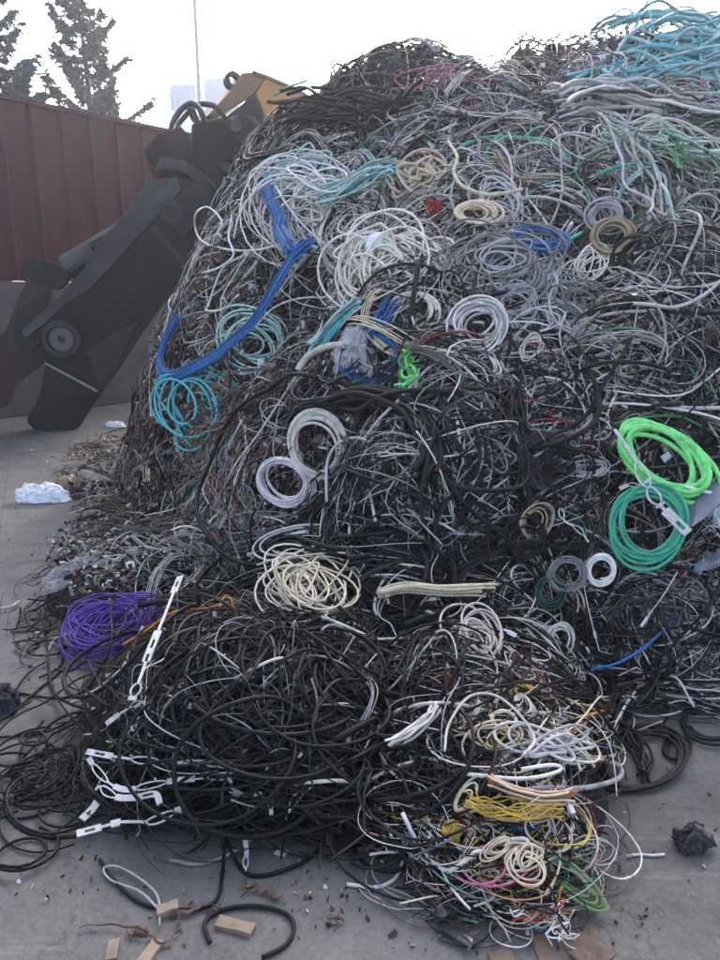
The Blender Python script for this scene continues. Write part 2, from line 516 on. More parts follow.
# where single conspicuous things lie open to view: the tangle does not run across them
KEEP = [(116, 633, 54, 30), (662, 458, 56, 40), (648, 524, 40, 42), (284, 482, 32, 28), (318, 446, 28, 32), (366, 357, 24, 28), (43, 499, 28, 16), (601, 570, 15, 16), (292, 228, 16, 30), (312, 280, 18, 18),
        (276, 338, 16, 14), (250, 362, 16, 14), (215, 380, 20, 12), (190, 372, 12, 22), (300, 325, 12, 14), (174, 655, 12, 30), (188, 620, 10, 26), (655, 535, 16, 18), (538, 238, 22, 10), (455, 838, 10, 10),
        (130, 776, 22, 6), (200, 783, 36, 6), (200, 800, 30, 6), (172, 838, 22, 6), (95, 830, 14, 16), (110, 857, 34, 9), (72, 585, 22, 14), (104, 572, 24, 9), (85, 478, 28, 9), (284, 590, 22, 16), (476, 645, 16, 13), (590, 782, 26, 14), (505, 808, 20, 8), (393, 868, 14, 16), (437, 216, 8, 8), (390, 265, 12, 10), (417, 174, 18, 11), (68, 486, 14, 8)]


def admitted(W, foot=FOOT, keep=True, leak=.07, loose_=16):
    x, y = project(W)
    ok = np.ones(len(W), bool)
    jit = rng.normal(0, loose_, (2, len(W), 1))
    if foot is not None: ok &= in_poly(x + jit[0], y + jit[1], foot).mean(1) > .96
    if keep:
        bad = np.zeros(len(W), bool)
        for cx, cy, rx, ry in KEEP:
            bad |= ((((x - cx) / rx) ** 2 + ((y - cy) / ry) ** 2) < 1).sum(1) > 1
        ok &= ~(bad & (rng.uniform(0, 1, len(W)) > leak))
    return ok


def smooth_lines(P, it=1):
    for _ in range(it):
        Q = P.copy()
        Q[:, 1:-1] = .25 * P[:, :-2] + .5 * P[:, 1:-1] + .25 * P[:, 2:]
        P = Q
    return P


def seeds_px(cx, cy, rx, ry, n):
    a = rng.uniform(0, 2 * PI, n); r = np.sqrt(rng.uniform(0, 1, n))
    return cx + rx * r * np.cos(a), cy + ry * r * np.sin(a)


def seeds_at(cx, cy, rx, ry, n):
    px, py = seeds_px(cx, cy, rx, ry, int(n * 1.6) + 4)
    P, t = hit(px, py)
    P = P[~np.isnan(t)][:n]
    return P


def cr_spline(pts, m):
    pts = np.asarray(pts, float)
    n = len(pts)
    p = np.concatenate([2 * pts[:1] - pts[1:2], pts, 2 * pts[-1:] - pts[-2:-1]])
    t = np.linspace(0, n - 1 - 1e-6, m); i = t.astype(int); f = (t - i)[:, None]
    a, b, c, d = p[i], p[i + 1], p[i + 2], p[i + 3]
    return .5 * (2 * b + (c - a) * f + (2 * a - 5 * b + 4 * c - d) * f ** 2 + (3 * b - a - 3 * c + d) * f ** 3)


def px_path(pts, m, lift):
    """a path given by photograph pixels, laid on the heap"""
    q = cr_spline(pts, m)
    P, t = hit(q[:, 0], q[:, 1])
    tm = np.nanmedian(t)
    t = np.where(np.isnan(t), tm, t)
    for _ in range(6):
        t[1:-1] = .25 * t[:-2] + .5 * t[1:-1] + .25 * t[2:]
    P = CAM + ray(q[:, 0], q[:, 1]) * t[:, None]
    n = normal(P[:, 0], P[:, 1])
    lf = lift if np.isscalar(lift) else np.interp(np.linspace(0, 1, m), np.linspace(0, 1, len(lift)), lift)
    return P + n * np.reshape(lf, (-1, 1))


def osc(n, k, u):
    """n smooth random functions of u (array) with k harmonics"""
    s = np.zeros((n, len(u)))
    for h in range(1, k + 1):
        s += rng.normal(0, 1, (n, 1)) / h * np.sin(2 * PI * h * u[None] + rng.uniform(0, 2 * PI, (n, 1)))
    return s


def coil_lines(px, py, a, b, ang, loops, spread, lift, shift=.10, face=.35, pts=26, mess=0.0, squash=1.0):
    """one long wire wound into a coil whose outline is the given pixel ellipse (on the heap surface)"""
    c = at(px, py, lift)
    n = normal(c[0], c[1])
    to = (CAM - c) / np.linalg.norm(CAM - c)
    n = n * (1 - face) + to * face; n /= np.linalg.norm(n)
    m = int(loops * pts)
    ph = np.linspace(0, 2 * PI * loops, m) + rng.uniform(0, 6)
    L = np.arange(int(loops) + 3)
    u = np.linspace(0, loops, m)
    def per(sd):
        v = rng.normal(0, sd, len(L)); return np.interp(u, L, v)
    sc = 1 + np.clip(per(spread), -1.6 * spread, 1.6 * spread) + spread * .25 * np.sin(ph * rng.uniform(.3, .7) + 1)
    an = R_(ang) + per(.9 * mess); ca, sa = np.cos(an), np.sin(an)
    sc = sc * (1 - mess * .45 * np.abs(per(1.0)).clip(0, 1.3)); asp = 1 - mess * .5 * np.abs(per(.8)).clip(0, 1)
    ex = np.cos(ph) * a * sc + per(shift) * a; ey = np.sin(ph) * b * sc * asp + per(shift) * b
    qx = px + ex * ca - ey * sa; qy = py + ex * sa + ey * ca
    d = ray(qx, qy)
    t = ((c - CAM) @ n) / (d @ n)
    P = CAM + d * t[:, None]
    Rm = np.mean(np.linalg.norm(P - c, axis=1))
    off = per(spread) * Rm * .55 * squash + .06 * Rm * np.sin(ph * 1.0 + 2)
    return P + n * off[:, None], Rm


def coil_arr(px, py, a, b, ang, loops, wire, color, spread=.12, lift=.08, strands=1, K=6, **kw):
    arrs = []
    for s in range(strands):
        P, Rm = coil_lines(px, py, a, b, ang, loops, spread, lift, **kw)
        P = smooth_lines(P[None], 1)
        P[:, :, 2] = np.maximum(P[:, :, 2], wire)
        cc = pick({color: 1}, 1) if isinstance(color, str) else pick(color, 1)
        arrs.append(tube_arrays(P, np.array([wire]), K, cc))
    return join_arrays(arrs)


def coil(name, label, cat, *args, group=None, parent=None, **kw):
    o = link_arrays(name, coil_arr(*args, **kw), M['cable'])
    return tag(o, label, cat, group)


def bundle_arr(pts, strands, width, wire, color, lift=.07, m=40, wavy=.35, K=6, flat=1.0):
    """strands running side by side along a pixel path; width in metres"""
    base = px_path(pts, m, lift)
    T = np.gradient(base, axis=0); T /= np.linalg.norm(T, axis=1, keepdims=True) + 1e-9
    nn = normal(base[:, 0], base[:, 1])
    S = np.cross(T, nn); S /= np.linalg.norm(S, axis=1, keepdims=True) + 1e-9
    U = np.cross(S, T)
    u = np.linspace(0, 1, m)
    r0 = np.sqrt(rng.uniform(0, 1, strands)) * .5 * width; a0 = rng.uniform(0, 2 * PI, strands)
    os_ = (r0 * np.cos(a0))[:, None] + osc(strands, 3, u) * width * wavy * .3
    ou_ = ((r0 * np.sin(a0))[:, None] + osc(strands, 3, u) * width * wavy * .25) * flat
    fl = 1 + .9 * np.clip(np.abs(u - .5) * 2 - .72, 0, 1) / .28 * rng.uniform(0, 1, (strands, 1))
    P = base[None] + S[None] * (os_ * fl)[..., None] + U[None] * (ou_ * fl)[..., None]
    for i in range(strands):
        a_, b_ = rng.uniform(0, .13), 1 - rng.uniform(0, .13)
        v_ = a_ + (b_ - a_) * u
        P[i] = np.stack([np.interp(v_, u, P[i, :, k]) for k in range(3)], -1)
    P[:, :, 2] = np.maximum(P[:, :, 2], wire)
    cols = pick({color: 1}, strands) if isinstance(color, str) else pick(color, strands)
    return tube_arrays(P, np.full(strands, wire), K, cols)


def bundle(name, label, cat, *args, group=None, **kw):
    return tag(link_arrays(name, bundle_arr(*args, **kw), M['cable']), label, cat, group)


# ================================================================== SETTING
me = new_mesh_np('ground', np.array([[-300, -40, 0], [300, -40, 0], [300, 500, 0], [-300, 500, 0]], float), np.array([[0, 1, 2, 3]]), smooth=False)
tag(link('ground', me, M['ground']), 'grey stained concrete yard floor', None, None, 'structure')

def bm_obj(name, bm, mat, parent=None, loc=None, smooth=False, bevel=0.0):
    me = bpy.data.meshes.new(name)
    bmesh.ops.recalc_face_normals(bm, faces=bm.faces[:])
    if bevel:
        ed = [e for e in bm.edges if len(e.link_faces) == 2 and e.calc_face_angle(0) > .6]
        bmesh.ops.bevel(bm, geom=ed, offset=bevel, segments=2, affect='EDGES', profile=.6)
    root = parent
    while root is not None and root.parent is not None: root = root.parent
    off = Vector(loc) if loc is not None else (Vector(root.location) if root is not None else Vector((0, 0, 0)))
    for v in bm.verts: v.co -= off
    bm.to_mesh(me); bm.free()
    for p in me.polygons: p.use_smooth = smooth
    return link(name, me, mat, parent, loc if parent is None else None)


def bm_box(bm, c, s, ax=None):
    """box with centre c, full size s, axes ax (3 vectors)"""
    ax = ax or (Vector((1, 0, 0)), Vector((0, 1, 0)), Vector((0, 0, 1)))
    c = Vector(c)
    vs = []
    for i in (-.5, .5):
        for j in (-.5, .5):
            for k in (-.5, .5):
                vs.append(bm.verts.new(c + ax[0] * (i * s[0]) + ax[1] * (j * s[1]) + ax[2] * (k * s[2])))
    for f in ((0, 1, 3, 2), (4, 6, 7, 5), (0, 4, 5, 1), (2, 3, 7, 6), (0, 2, 6, 4), (1, 5, 7, 3)):
        bm.faces.new([vs[i] for i in f])


def bm_prism(bm, pts, off):
    a = [bm.verts.new(Vector(p)) for p in pts]; b = [bm.verts.new(Vector(p) + Vector(off)) for p in pts]
    n = len(pts)
    bm.faces.new(a); bm.faces.new(b[::-1])
    for i in range(n):
        j = (i + 1) % n
        bm.faces.new((a[i], b[i], b[j], a[j]))


def bm_cyl(bm, a, b, r0, r1=None, seg=24):
    a, b = Vector(a), Vector(b); r1 = r0 if r1 is None else r1
    z = (b - a).normalized(); x = z.orthogonal().normalized(); y = z.cross(x)
    A = [bm.verts.new(a + (x * math.cos(t) + y * math.sin(t)) * r0) for t in [2 * PI * i / seg for i in range(seg)]]
    B = [bm.verts.new(b + (x * math.cos(t) + y * math.sin(t)) * r1) for t in [2 * PI * i / seg for i in range(seg)]]
    bm.faces.new(A[::-1]); bm.faces.new(B)
    for i in range(seg):
        j = (i + 1) % seg
        bm.faces.new((A[i], A[j], B[j], B[i]))


def bm_ring(bm, c, n, r_in, r_out, depth, seg=28):
    c, n = Vector(c), Vector(n).normalized(); x = n.orthogonal().normalized(); y = n.cross(x)
    L = []
    for (r, d) in ((r_in, 0), (r_out, 0), (r_out, depth), (r_in, depth)):
        L.append([bm.verts.new(c + n * d + (x * math.cos(2 * PI * i / seg) + y * math.sin(2 * PI * i / seg)) * r) for i in range(seg)])
    for k in range(4):
        P, Q = L[k], L[(k + 1) % 4]
        for i in range(seg):
            j = (i + 1) % seg
            bm.faces.new((P[i], P[j], Q[j], Q[i]))


# ---- fence and wall
FD = np.array([.64, .77]) / np.hypot(.64, .77); FN = np.array([FD[1], -FD[0]])   # FN looks to the camera
FP = np.array([-4.75, 10.1])
def fpt(s, o, z): q = FP + FD * s + FN * o; return (q[0], q[1], z)

prof = []
s = -5.0
while s < 13.0:
    prof += [(s, 0), (s + .34, 0), (s + .365, .045), (s + .405, .045)]
    s += .43
wob = [0.012 * math.sin(a * 2.1) + .008 * math.sin(a * 5.3) for a, o in prof]
V = []; Q = []
zt = [1.80, 2.6, 3.4, 4.07]
for (a, o), w in zip(prof, wob):
    for z in zt: V.append(fpt(a, o + w * (1 if 2 < z < 4 else .2), z))
for (a, o), w in zip(prof, wob):
    for z in zt: V.append(fpt(a, o - .03 + w * (1 if 2 < z < 4 else .2), z))
n = len(prof); nz_ = len(zt)
for i in range(n - 1):
    for k in range(nz_ - 1):
        a = i * nz_ + k
        Q.append((a, a + nz_, a + nz_ + 1, a + 1)); b = a + n * nz_
        Q.append((b, b + 1, b + nz_ + 1, b + nz_))
    a = i * nz_ + nz_ - 1; b = a + n * nz_
    Q.append((a, a + nz_, b + nz_, b))
fence = tag(empty('sheet_fence', fpt(0, 0, 1.79)), 'tall maroon ribbed sheet metal fence behind the shear', 'fence')
me = new_mesh_np('cladding', np.array(V) - np.array(fpt(0, 0, 1.79)), np.array(Q), smooth=False); link('cladding', me, M['fence'], fence)
for s in np.arange(-4.6, 13, 2.58):
    bm = bmesh.new(); q = fpt(s, -.10, 2.9)
    bm_box(bm, q, (.1, .1, 2.2), (Vector((*FD, 0)), Vector((*FN, 0)), Vector((0, 0, 1))))
    bm_obj('post', bm, M['darksteel'], fence)
bm = bmesh.new(); bm_box(bm, fpt(4, .02, 4.09), (18, .09, .05), (Vector((*FD, 0)), Vector((*FN, 0)), Vector((0, 0, 1)))); bm_obj('top_rail', bm, M['fence'], fence)
bm = bmesh.new()
bm_box(bm, fpt(4, .0, .895), (18, .5, 1.79), (Vector((*FD, 0)), Vector((*FN, 0)), Vector((0, 0, 1))))
for k in range(12):   # block joints standing slightly proud as courses
    bm_box(bm, fpt(-4.3 + k * 1.5, .253, .45 + .0), (1.46, .02, .84), (Vector((*FD, 0)), Vector((*FN, 0)), Vector((0, 0, 1))))
    bm_box(bm, fpt(-3.6 + k * 1.5, .253, 1.32), (1.46, .02, .84), (Vector((*FD, 0)), Vector((*FN, 0)), Vector((0, 0, 1))))
o = bm_obj('block_wall', bm, M['concwall'], None, fpt(4, 0, 0), bevel=.006)
tag(o, 'grey concrete block wall under the maroon fence', 'wall')


# ---- conifers
def conifer(name, label, X, Y, h, spread, seed, zlow, density=1.0):
    r = np.random.default_rng(seed)
    root = tag(empty(name, (X, Y, 0)), label, 'tree', 'conifers behind the fence')
    lines = []; rads = []
    z = np.linspace(0, h, 14)
    tr = np.stack([.12 * np.sin(z * .7 + seed), .1 * np.cos(z * .5), z], -1)
    V0, Q0, C0_ = tube_arrays(tr[None], np.linspace(.17, .015, 14)[None], 8, [(0, 0, 0)])
    arrs = [(V0, Q0, C0_)]
    lv = []
    nb = int(46 * density)
    for i in range(nb):
        zb = zlow + (h - zlow - .1) * (i / nb) ** .9 + r.normal(0, .08)
        if zb > h - .05: continue
        fr = (zb - zlow) / (h - zlow)
        ln = spread * (1 - fr) ** .85 * r.uniform(.5, 1.35) + .18
        az = i * 2.4 + r.normal(0, .4)
        up = r.uniform(.15, .55)
        t = np.linspace(0, 1, 9)
        out = ln * t
        zz = zb + ln * (up * t - .55 * up * 0 + .25 * t ** 2.5 - .35 * t * (1 - t))
        bx = np.interp(zb, z, tr[:, 0]); by = np.interp(zb, z, tr[:, 1])
        br = np.stack([bx + out * math.cos(az), by + out * math.sin(az), zz], -1)
        arrs.append(tube_arrays(br[None], np.linspace(.035 * (1 - fr) + .012, .006, 9)[None], 5, [(0, 0, 0)]))
        # twigs with needles, hanging a little and turned up at the tip
        nt_ = int(70 * ln + 12)
        for k in range(nt_):
            tt = r.uniform(.12, 1) ** .8
            p = np.array([np.interp(tt, t, br[:, c]) for c in range(3)])
            sd = az + r.choice([-1, 1]) * r.uniform(.2, 1.3)
            dv = np.array([math.cos(sd), math.sin(sd), r.uniform(-.35, .5)]); dv /= np.linalg.norm(dv)
            tl = r.uniform(.08, .19) * (1.1 - .4 * tt)
            for m_ in range(5):
                c = p + dv * tl * (m_ + .5) / 5 + r.normal(0, .012, 3)
                a = r.normal(0, 1, 3); a -= dv * (a @ dv) * .3; a /= np.linalg.norm(a)
                w = np.cross(a, dv); w /= np.linalg.norm(w) + 1e-6
                L_ = r.uniform(.06, .11); W_ = r.uniform(.008, .014)
                lv += [c - w * W_, c + a * L_ * .6 - w * W_ * .2 + dv * L_ * .6, c + w * W_ + dv * L_ * .9, c - a * L_ * .25 + w * W_]
    Vt, Qt, Ct = join_arrays(arrs)
    link('trunk', new_mesh_np('trunk', Vt, Qt), M['bark'], root)
    lv = np.array(lv)
    link('crown', new_mesh_np('crown', lv, np.arange(len(lv)).reshape(-1, 4), smooth=False), M['needle'], root)


conifer('conifer_tree', 'tall conifer with flare blue put into its green and a bare lower trunk beyond the fence', -5.62, 16.2, 7.7, 1.1, 4, 4.3)
conifer('conifer_tree', 'dark conifer cut by the edge of the picture beyond the fence', -6.95, 14.8, 8.2, 1.0, 9, 3.4, 1.35)
conifer('conifer_tree', 'small low conifer peeping over the fence between two taller ones', -6.15, 14.8, 5.35, .85, 14, 3.4, 1.1)
conifer('conifer_tree', 'low bushy conifer tip just right of the tall one above the fence', -4.85, 15.2, 4.95, .75, 21, 3.4, 1.0)

# ---- street lamp, far shed
lamp = tag(empty('street_lamp', (-4.86, 24, 0)), 'slim grey lamp post rising behind the excavator arm', 'lamp post')
bm = bmesh.new(); bm_cyl(bm, (-4.86, 24, 0), (-4.86, 24, 13.5), .085, .05, 14); bm_obj('post', bm, M['polewhite'], lamp, smooth=True)
bm = bmesh.new(); bm_cyl(bm, (-4.86, 24, 13.4), (-3.6, 24, 13.7), .03, .03, 10); bm_obj('bracket', bm, M['polewhite'], lamp, smooth=True)
bm = bmesh.new(); bm_box(bm, (-3.3, 24, 13.7), (.7, .26, .12)); bm_obj('lamp_head', bm, M['greysteel'], lamp, bevel=.03)

M['shedwhite'] = plain_mat('white_cladding', (.62, .68, .74), (.55, .62, .68), .6, .3, bstr=.02)
M['shedblue'] = plain_mat('pale_blue_cladding', (.06, .19, .36), (.09, .24, .40), .6, .3, bstr=.02)
bx, by = -13.4, 60.0
shed = tag(empty('warehouse', (bx, by, 0)), 'small pale blue ribbed block of a warehouse beside the lamp post', 'warehouse')
bm = bmesh.new(); bm_box(bm, (-10.45, by + 4, 8.75), (2.5, 8, 17.5)); sw = bm_obj('wall', bm, M['shedblue'], shed)
bm = bmesh.new(); bm_box(bm, (-13.2, by + 4, 8.55), (2.9, 7.8, 17.1)); bm_obj('wing', bm, M['shedwhite'], shed)
for (x0, x1, z0, z1) in ((-14.3, -12.45, 15.3, 17.0), (-11.6, -9.3, 14.9, 17.4)):
    bm = bmesh.new(); bm_box(bm, ((x0 + x1) / 2, by - .04, (z0 + z1) / 2), (x1 - x0, .07, z1 - z0))
    x = x0 + .1
    while x < x1 - .1:
        bm_box(bm, (x, by - .11, (z0 + z1) / 2), (.12, .08, z1 - z0 - .02)); x += .3
    bm_obj('ribbed_panel', bm, M['shedblue'], sw)


# ---- excavator: arm, shear attachment
class Plane:
    def __init__(s, px, py, Y, deg):
        d = ray(px, py); s.p = CAM + d * (Y / d[1]); a = R_(deg)
        s.n = np.array([-math.sin(a), math.cos(a), 0.0])          # away from the camera
    def pt(s, px, py, off=0.0):
        d = ray(px, py); t = ((s.p + s.n * off - CAM) @ s.n) / (d @ s.n)
        return CAM + d * t
    def poly(s, pts, off=0.0): return [s.pt(x, y, 0) + s.n * off for x, y in pts]

SP_ = Plane(45, 433, 8.62, 12)
exc = tag(empty('excavator', tuple(SP_.pt(45, 433) + SP_.n * .3)), 'excavator arm of worn yellow steel with a black scrap shear lowered to the yard', 'excavator')


def slab(name, pts, off, th, mat, bevel=.012, plane=None, parent=None, holes=None):
    plane = plane or SP_
    bm = bmesh.new()
    bm_prism(bm, plane.poly(pts, off), plane.n * th)
    return bm_obj(name, bm, mat, parent or exc, bevel=bevel)


# shear body: two side plates with the housing between them
BODY = [(175, 178), (140, 213), (96, 262), (60, 299), (27, 330), (28, 335), (44, 341), (60, 352), (100, 394), (117, 373), (150, 322), (178, 284), (206, 240), (222, 205), (212, 182)]
body = slab('shear_body', BODY, 0, .09, M['darksteel'])
slab('far_plate', [(175, 178), (140, 213), (96, 262), (60, 299), (45, 330), (60, 345), (105, 345), (150, 290), (206, 230), (212, 182)], .38, .06, M['darksteel'], parent=exc)
slab('housing', [(172, 184), (112, 250), (80, 282), (75, 300), (110, 340), (150, 310), (200, 238), (210, 200)], .09, .29, M['darksteel'])
# flange along the top edge of the near plate: a raised worn strip, its lit look painted in paler steel
slab('flange', [(176, 176), (141, 209), (97, 257), (60, 296), (25, 328), (22, 332), (27, 337), (45, 324), (68, 302), (86, 292), (110, 268), (145, 230), (181, 191)], -.035, .035, M['litsteel'], bevel=.006)
slab('top_plate', [(146, 180), (115, 223), (96, 243), (67, 297), (62, 292), (97, 256), (140, 209), (176, 176)], .095, .30, M['litsteel'])  # paler steel paints the light on this top face
# web plate with the round window near the head
slab('web_plate', [(176, 200), (205, 178), (214, 200), (182, 240), (168, 222)], -.05, .05, M['darksteel'])
bm = bmesh.new(); c = SP_.pt(171, 212) - SP_.n * .055; bm_ring(bm, c, SP_.n, .07, .135, .06); bm_obj('round_window', bm, M['darksteel'], exc, smooth=False)
bm = bmesh.new(); bm_prism(bm, SP_.poly([(150, 228), (154, 225), (187, 262), (183, 265)], -.03), SP_.n * .03); bm_obj('weld_rib', bm, M['darksteel'], exc)
# lower jaw
LJ = [(40, 352), (44, 364), (41, 376), (40, 390), (34, 405), (26, 416), (25, 424), (32, 431), (51, 435), (69, 433.5), (78, 428), (84, 419), (100, 395), (112, 378), (100, 350), (70, 345)]
jaw = slab('lower_jaw', LJ, .08, .22, M['darksteel'], bevel=.03)
slab('jaw_side_plate', [(44, 366), (41, 392), (38, 402), (62, 400), (82, 404), (97, 393)], .06, .04, M['darksteel'], parent=jaw)
bm = bmesh.new(); bm_prism(bm, SP_.poly([(44, 364), (45.5, 363), (97.5, 390.5), (96.5, 392.5)], .03), SP_.n * .05); bm_obj('blade_edge', bm, M['brightsteel'], jaw)
slab('tooth_insert', [(48, 428), (52, 415), (60, 406), (72, 402), (78, 405), (66, 412), (58, 424), (55, 431)], .085, .02, M['brownsteel'], parent=jaw, bevel=.004)
# moving upper jaw, off to the left
UJ = [(31, 264), (40, 266), (50, 290), (44, 312), (30, 330), (44, 342), (44, 352), (38, 366), (24, 377), (12, 385), (9, 402), (2, 410), (-14, 412), (-24, 390), (-20, 345), (2, 332), (14, 300)]
slab('upper_jaw', UJ, .14, .30, M['brownsteel'], bevel=.02)
slab('upper_jaw_plate', [(17, 306), (33, 300), (40, 318), (27, 331), (42, 342), (30, 352), (14, 345), (10, 325)], .05, .08, M['darksteel'])
# main pivot
bm = bmesh.new(); c = SP_.pt(62, 339) - SP_.n * .07
bm_ring(bm, c, SP_.n, .155, .215, .10); collar = bm_obj('pivot_collar', bm, M['darksteel'], exc)
bm = bmesh.new(); bm_ring(bm, c + SP_.n * .02, SP_.n, .045, .135, .10); bm_obj('pivot_pin', bm, M['greysteel'], collar)
bm = bmesh.new(); bm_cyl(bm, c + SP_.n * .05, c + SP_.n * .12, .16, .16); bm_obj('pivot_bore', bm, M['darksteel'], collar)
for k in range(9):
    t_ = 2 * PI * k / 9; bm = bmesh.new(); cb = c + SP_.n * .0 + np.array([math.cos(t_), 0, math.sin(t_)]) * .185; bm_cyl(bm, cb - SP_.n * .012, cb + SP_.n * .02, .016, .016, 6); bm_obj('bolt', bm, M['darksteel'], collar)
# cylinder eye: stack of discs and pin
c = SP_.pt(54, 276) + SP_.n * -.02
bm = bmesh.new(); bm_cyl(bm, c, c + SP_.n * .16, .15, .15); bm_obj('cylinder_pin', bm, M['darksteel'], exc, bevel=.012)
for k, (dx, r) in enumerate(((-8, .16), (-14, .165), (-21, .17))):
    c2 = SP_.pt(54 + dx, 276 + .2 * dx) + SP_.n * (.05 + k * .05)
    bm = bmesh.new(); bm_cyl(bm, c2, c2 + SP_.n * .05, r, r); bm_obj('cylinder_disc', bm, M['darksteel'], exc, bevel=.008)
a = SP_.pt(62, 268) + SP_.n * .26; b = SP_.pt(128, 228) + SP_.n * .30
bm = bmesh.new(); bm_cyl(bm, a, b, .15, .15, 32); cyl = bm_obj('hydraulic_cylinder', bm, M['greysteel'], exc, smooth=False, bevel=.02)
bm = bmesh.new(); bm_cyl(bm, SP_.pt(88, 247) + SP_.n * .16, SP_.pt(112, 234) + SP_.n * .16, .055, .055, 16); bm_obj('cylinder_port', bm, M['darksteel'], cyl, bevel=.02)

for pts_, r_ in (([(118, 236), (104, 250), (84, 262), (70, 272)], .018), ([(120, 243), (108, 258), (90, 272), (72, 281)], .018), ([(170, 190), (150, 206), (128, 230), (118, 240)], .022)):
    q = cr_spline(pts_, 24); P = np.array([SP_.pt(x, y) + SP_.n * (.12 + .03 * math.sin(i * .5)) for i, (x, y) in enumerate(q)])
    Vh, Qh, ch = tube_arrays(P[None], np.array([r_]), 8, [(0, 0, 0)])
    link('feed_hose', new_mesh_np('feed_hose', Vh - np.array(exc.location), Qh), M['rubber'], exc)
slab('wear_plate', [(88, 352), (112, 335), (138, 322), (116, 368), (100, 388)], -.018, .018, M['brownsteel'], bevel=.004)

# head: saddle and bracket block
slab('saddle', [(154, 170), (172, 168), (186, 173), (200, 184), (210, 198), (216, 212), (226, 205), (216, 186), (202, 170), (186, 160), (160, 156)], .02, .6, M['litsteel'], bevel=.015)
HP = Plane(170, 150, 9.0, 14)
slab('bracket_lower', [(144, 151), (160, 146), (190, 157), (206, 178), (196, 178), (160, 166), (155, 172), (148, 162)], .0, .62, M['darksteel'], plane=HP, bevel=.015)
slab('bracket_block', [(144, 150), (155, 135), (181, 127), (191, 139), (192, 160), (206, 172), (196, 168), (172, 152), (160, 144)], -.05, .66, M['brownsteel'], plane=HP, bevel=.02)
slab('mounting_block', [(192, 121), (222, 115), (250, 118), (268, 128), (262, 150), (240, 178), (214, 205), (200, 186), (192, 165)], .12, .55, M['darksteel'], plane=HP, bevel=.03)
slab('link_plate', [(224, 118), (254, 94), (262, 108), (266, 130), (250, 152), (236, 140)], .02, .1, M['darksteel'], plane=HP, bevel=.02)
for (x, y, r) in ((236, 126, .07), (226, 168, .06)):
    bm = bmesh.new(); c = HP.pt(x, y) - HP.n * .03; bm_cyl(bm, c, c + HP.n * .18, r, r); bm_obj('link_pin', bm, M['greysteel'], exc, bevel=.01)
AP = Plane(230, 100, 9.3, 26)
arm = slab('arm', [(256, 93), (266, 78), (296, 90), (340, 118), (420, 190), (395, 215), (330, 165), (285, 140), (268, 128), (262, 108)], .0, .5, M['yellow'], plane=AP, bevel=.02)
slab('arm_edge_plate', [(207, 116), (230, 91), (243, 72), (253, 71.5), (267, 77), (255, 93), (238, 105), (224, 113)], .02, .46, M['yellowdull'], plane=AP, bevel=.015)
slab('arm_edge_strip', [(253, 70.5), (268, 75.5), (297, 88), (342, 116), (342, 119), (296, 91.5), (267, 79), (254, 73)], -.02, .54, M['yellowdull'], plane=AP, bevel=.006)
bm = bmesh.new(); c = AP.pt(235, 79) + AP.n * .05; bm_ring(bm, c, AP.n, .05, .1, .10); bm_obj('lifting_lug', bm, M['darksteel'], arm)


def hose(pts, off, r):
    q = cr_spline(pts, 30); P = np.array([HP.pt(x, y) + HP.n * (off + .1 * math.sin(i * .2)) for i, (x, y) in enumerate(q)])
    arr = tube_arrays(P[None], np.array([r]), 10, [(0, 0, 0)])
    V, Qd, c_ = arr
    link('hydraulic_hose', new_mesh_np('hydraulic_hose', V - np.array(exc.location), Qd), M['rubber'], exc)
hose([(170, 131), (174, 117), (181, 106), (190, 101), (197, 105), (203, 116), (206, 126)], .1, .034)
hose([(176, 130), (178, 118), (186, 108), (193, 104), (196, 112), (199, 122)], .3, .03)
hose([(190, 106), (196, 99), (204, 98), (214, 102), (222, 110), (228, 120)], .2, .034)
hose([(192, 103), (193, 110), (198, 117), (206, 119), (212, 116)], .25, .028)
hose([(228, 122), (240, 116), (252, 120), (258, 134), (250, 150)], -.05, .03)
# ================================================================== THE HEAP
# solid middle of the heap; dark colour stands for shade between the cables
nx, ny = 260, 260
gx = np.linspace(-3.9, 7.0, nx); gy = np.linspace(1.3, 11.6, ny)
X, Y = np.meshgrid(gx, gy, indexing='ij')
Z = H(X, Y)
rough = .03 * _wn(_waves(21, 12, .10, .24), X, Y)
Z = np.where(HS(X, Y) > .02, Z - .05 + np.clip(HS(X, Y) / .4, 0, 1) * rough, -.03)
V = np.stack([X, Y, Z], -1).reshape(-1, 3)
idx = np.arange(nx * ny).reshape(nx, ny)
Q = np.stack([idx[:-1, :-1], idx[1:, :-1], idx[1:, 1:], idx[:-1, 1:]], -1).reshape(-1, 4)
keep = (Z.reshape(-1)[Q] > -.02).any(1)
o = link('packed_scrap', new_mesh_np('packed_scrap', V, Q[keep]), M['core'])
tag(o, 'packed scrap inside the cable heap, coloured dark as shade between cables', 'scrap heap', None, 'stuff')

DARK = dict(black=58, soot=20, dark=10, grey=4, lgrey=3, brown=2, pale=3)
MIXD = dict(black=36, soot=18, dark=16, grey=11, lgrey=7, pale=4, ivory=3, brown=3, tan=2, teal=.6, red=.6, green=.5, blue=.5)
MIX2 = dict(black=36, soot=18, dark=16, grey=11, lgrey=9, pale=5, ivory=4, brown=3, tan=3)
GREY = dict(grey=20, lgrey=26, pale=22, dark=16, soot=12, black=12, ivory=8, cream=4, mint=1)
PALE = dict(white=16, ivory=22, pale=22, lgrey=18, mint=6, cream=8, dark=8, grey=10)
BRWN = dict(brown=16, tan=14, dark=16, grey=12, soot=16, lgrey=10, pale=7, rust=6, cream=8, olive=4, black=14)
FUZZ = dict(black=20, soot=16, navy=8, dark=18, lgrey=14, pale=12, pink=5, purple=3, teal=3, blue=4, ivory=8)
TURQ = dict(turq=60, teal=6, mint=20, sky=8, dark=6)
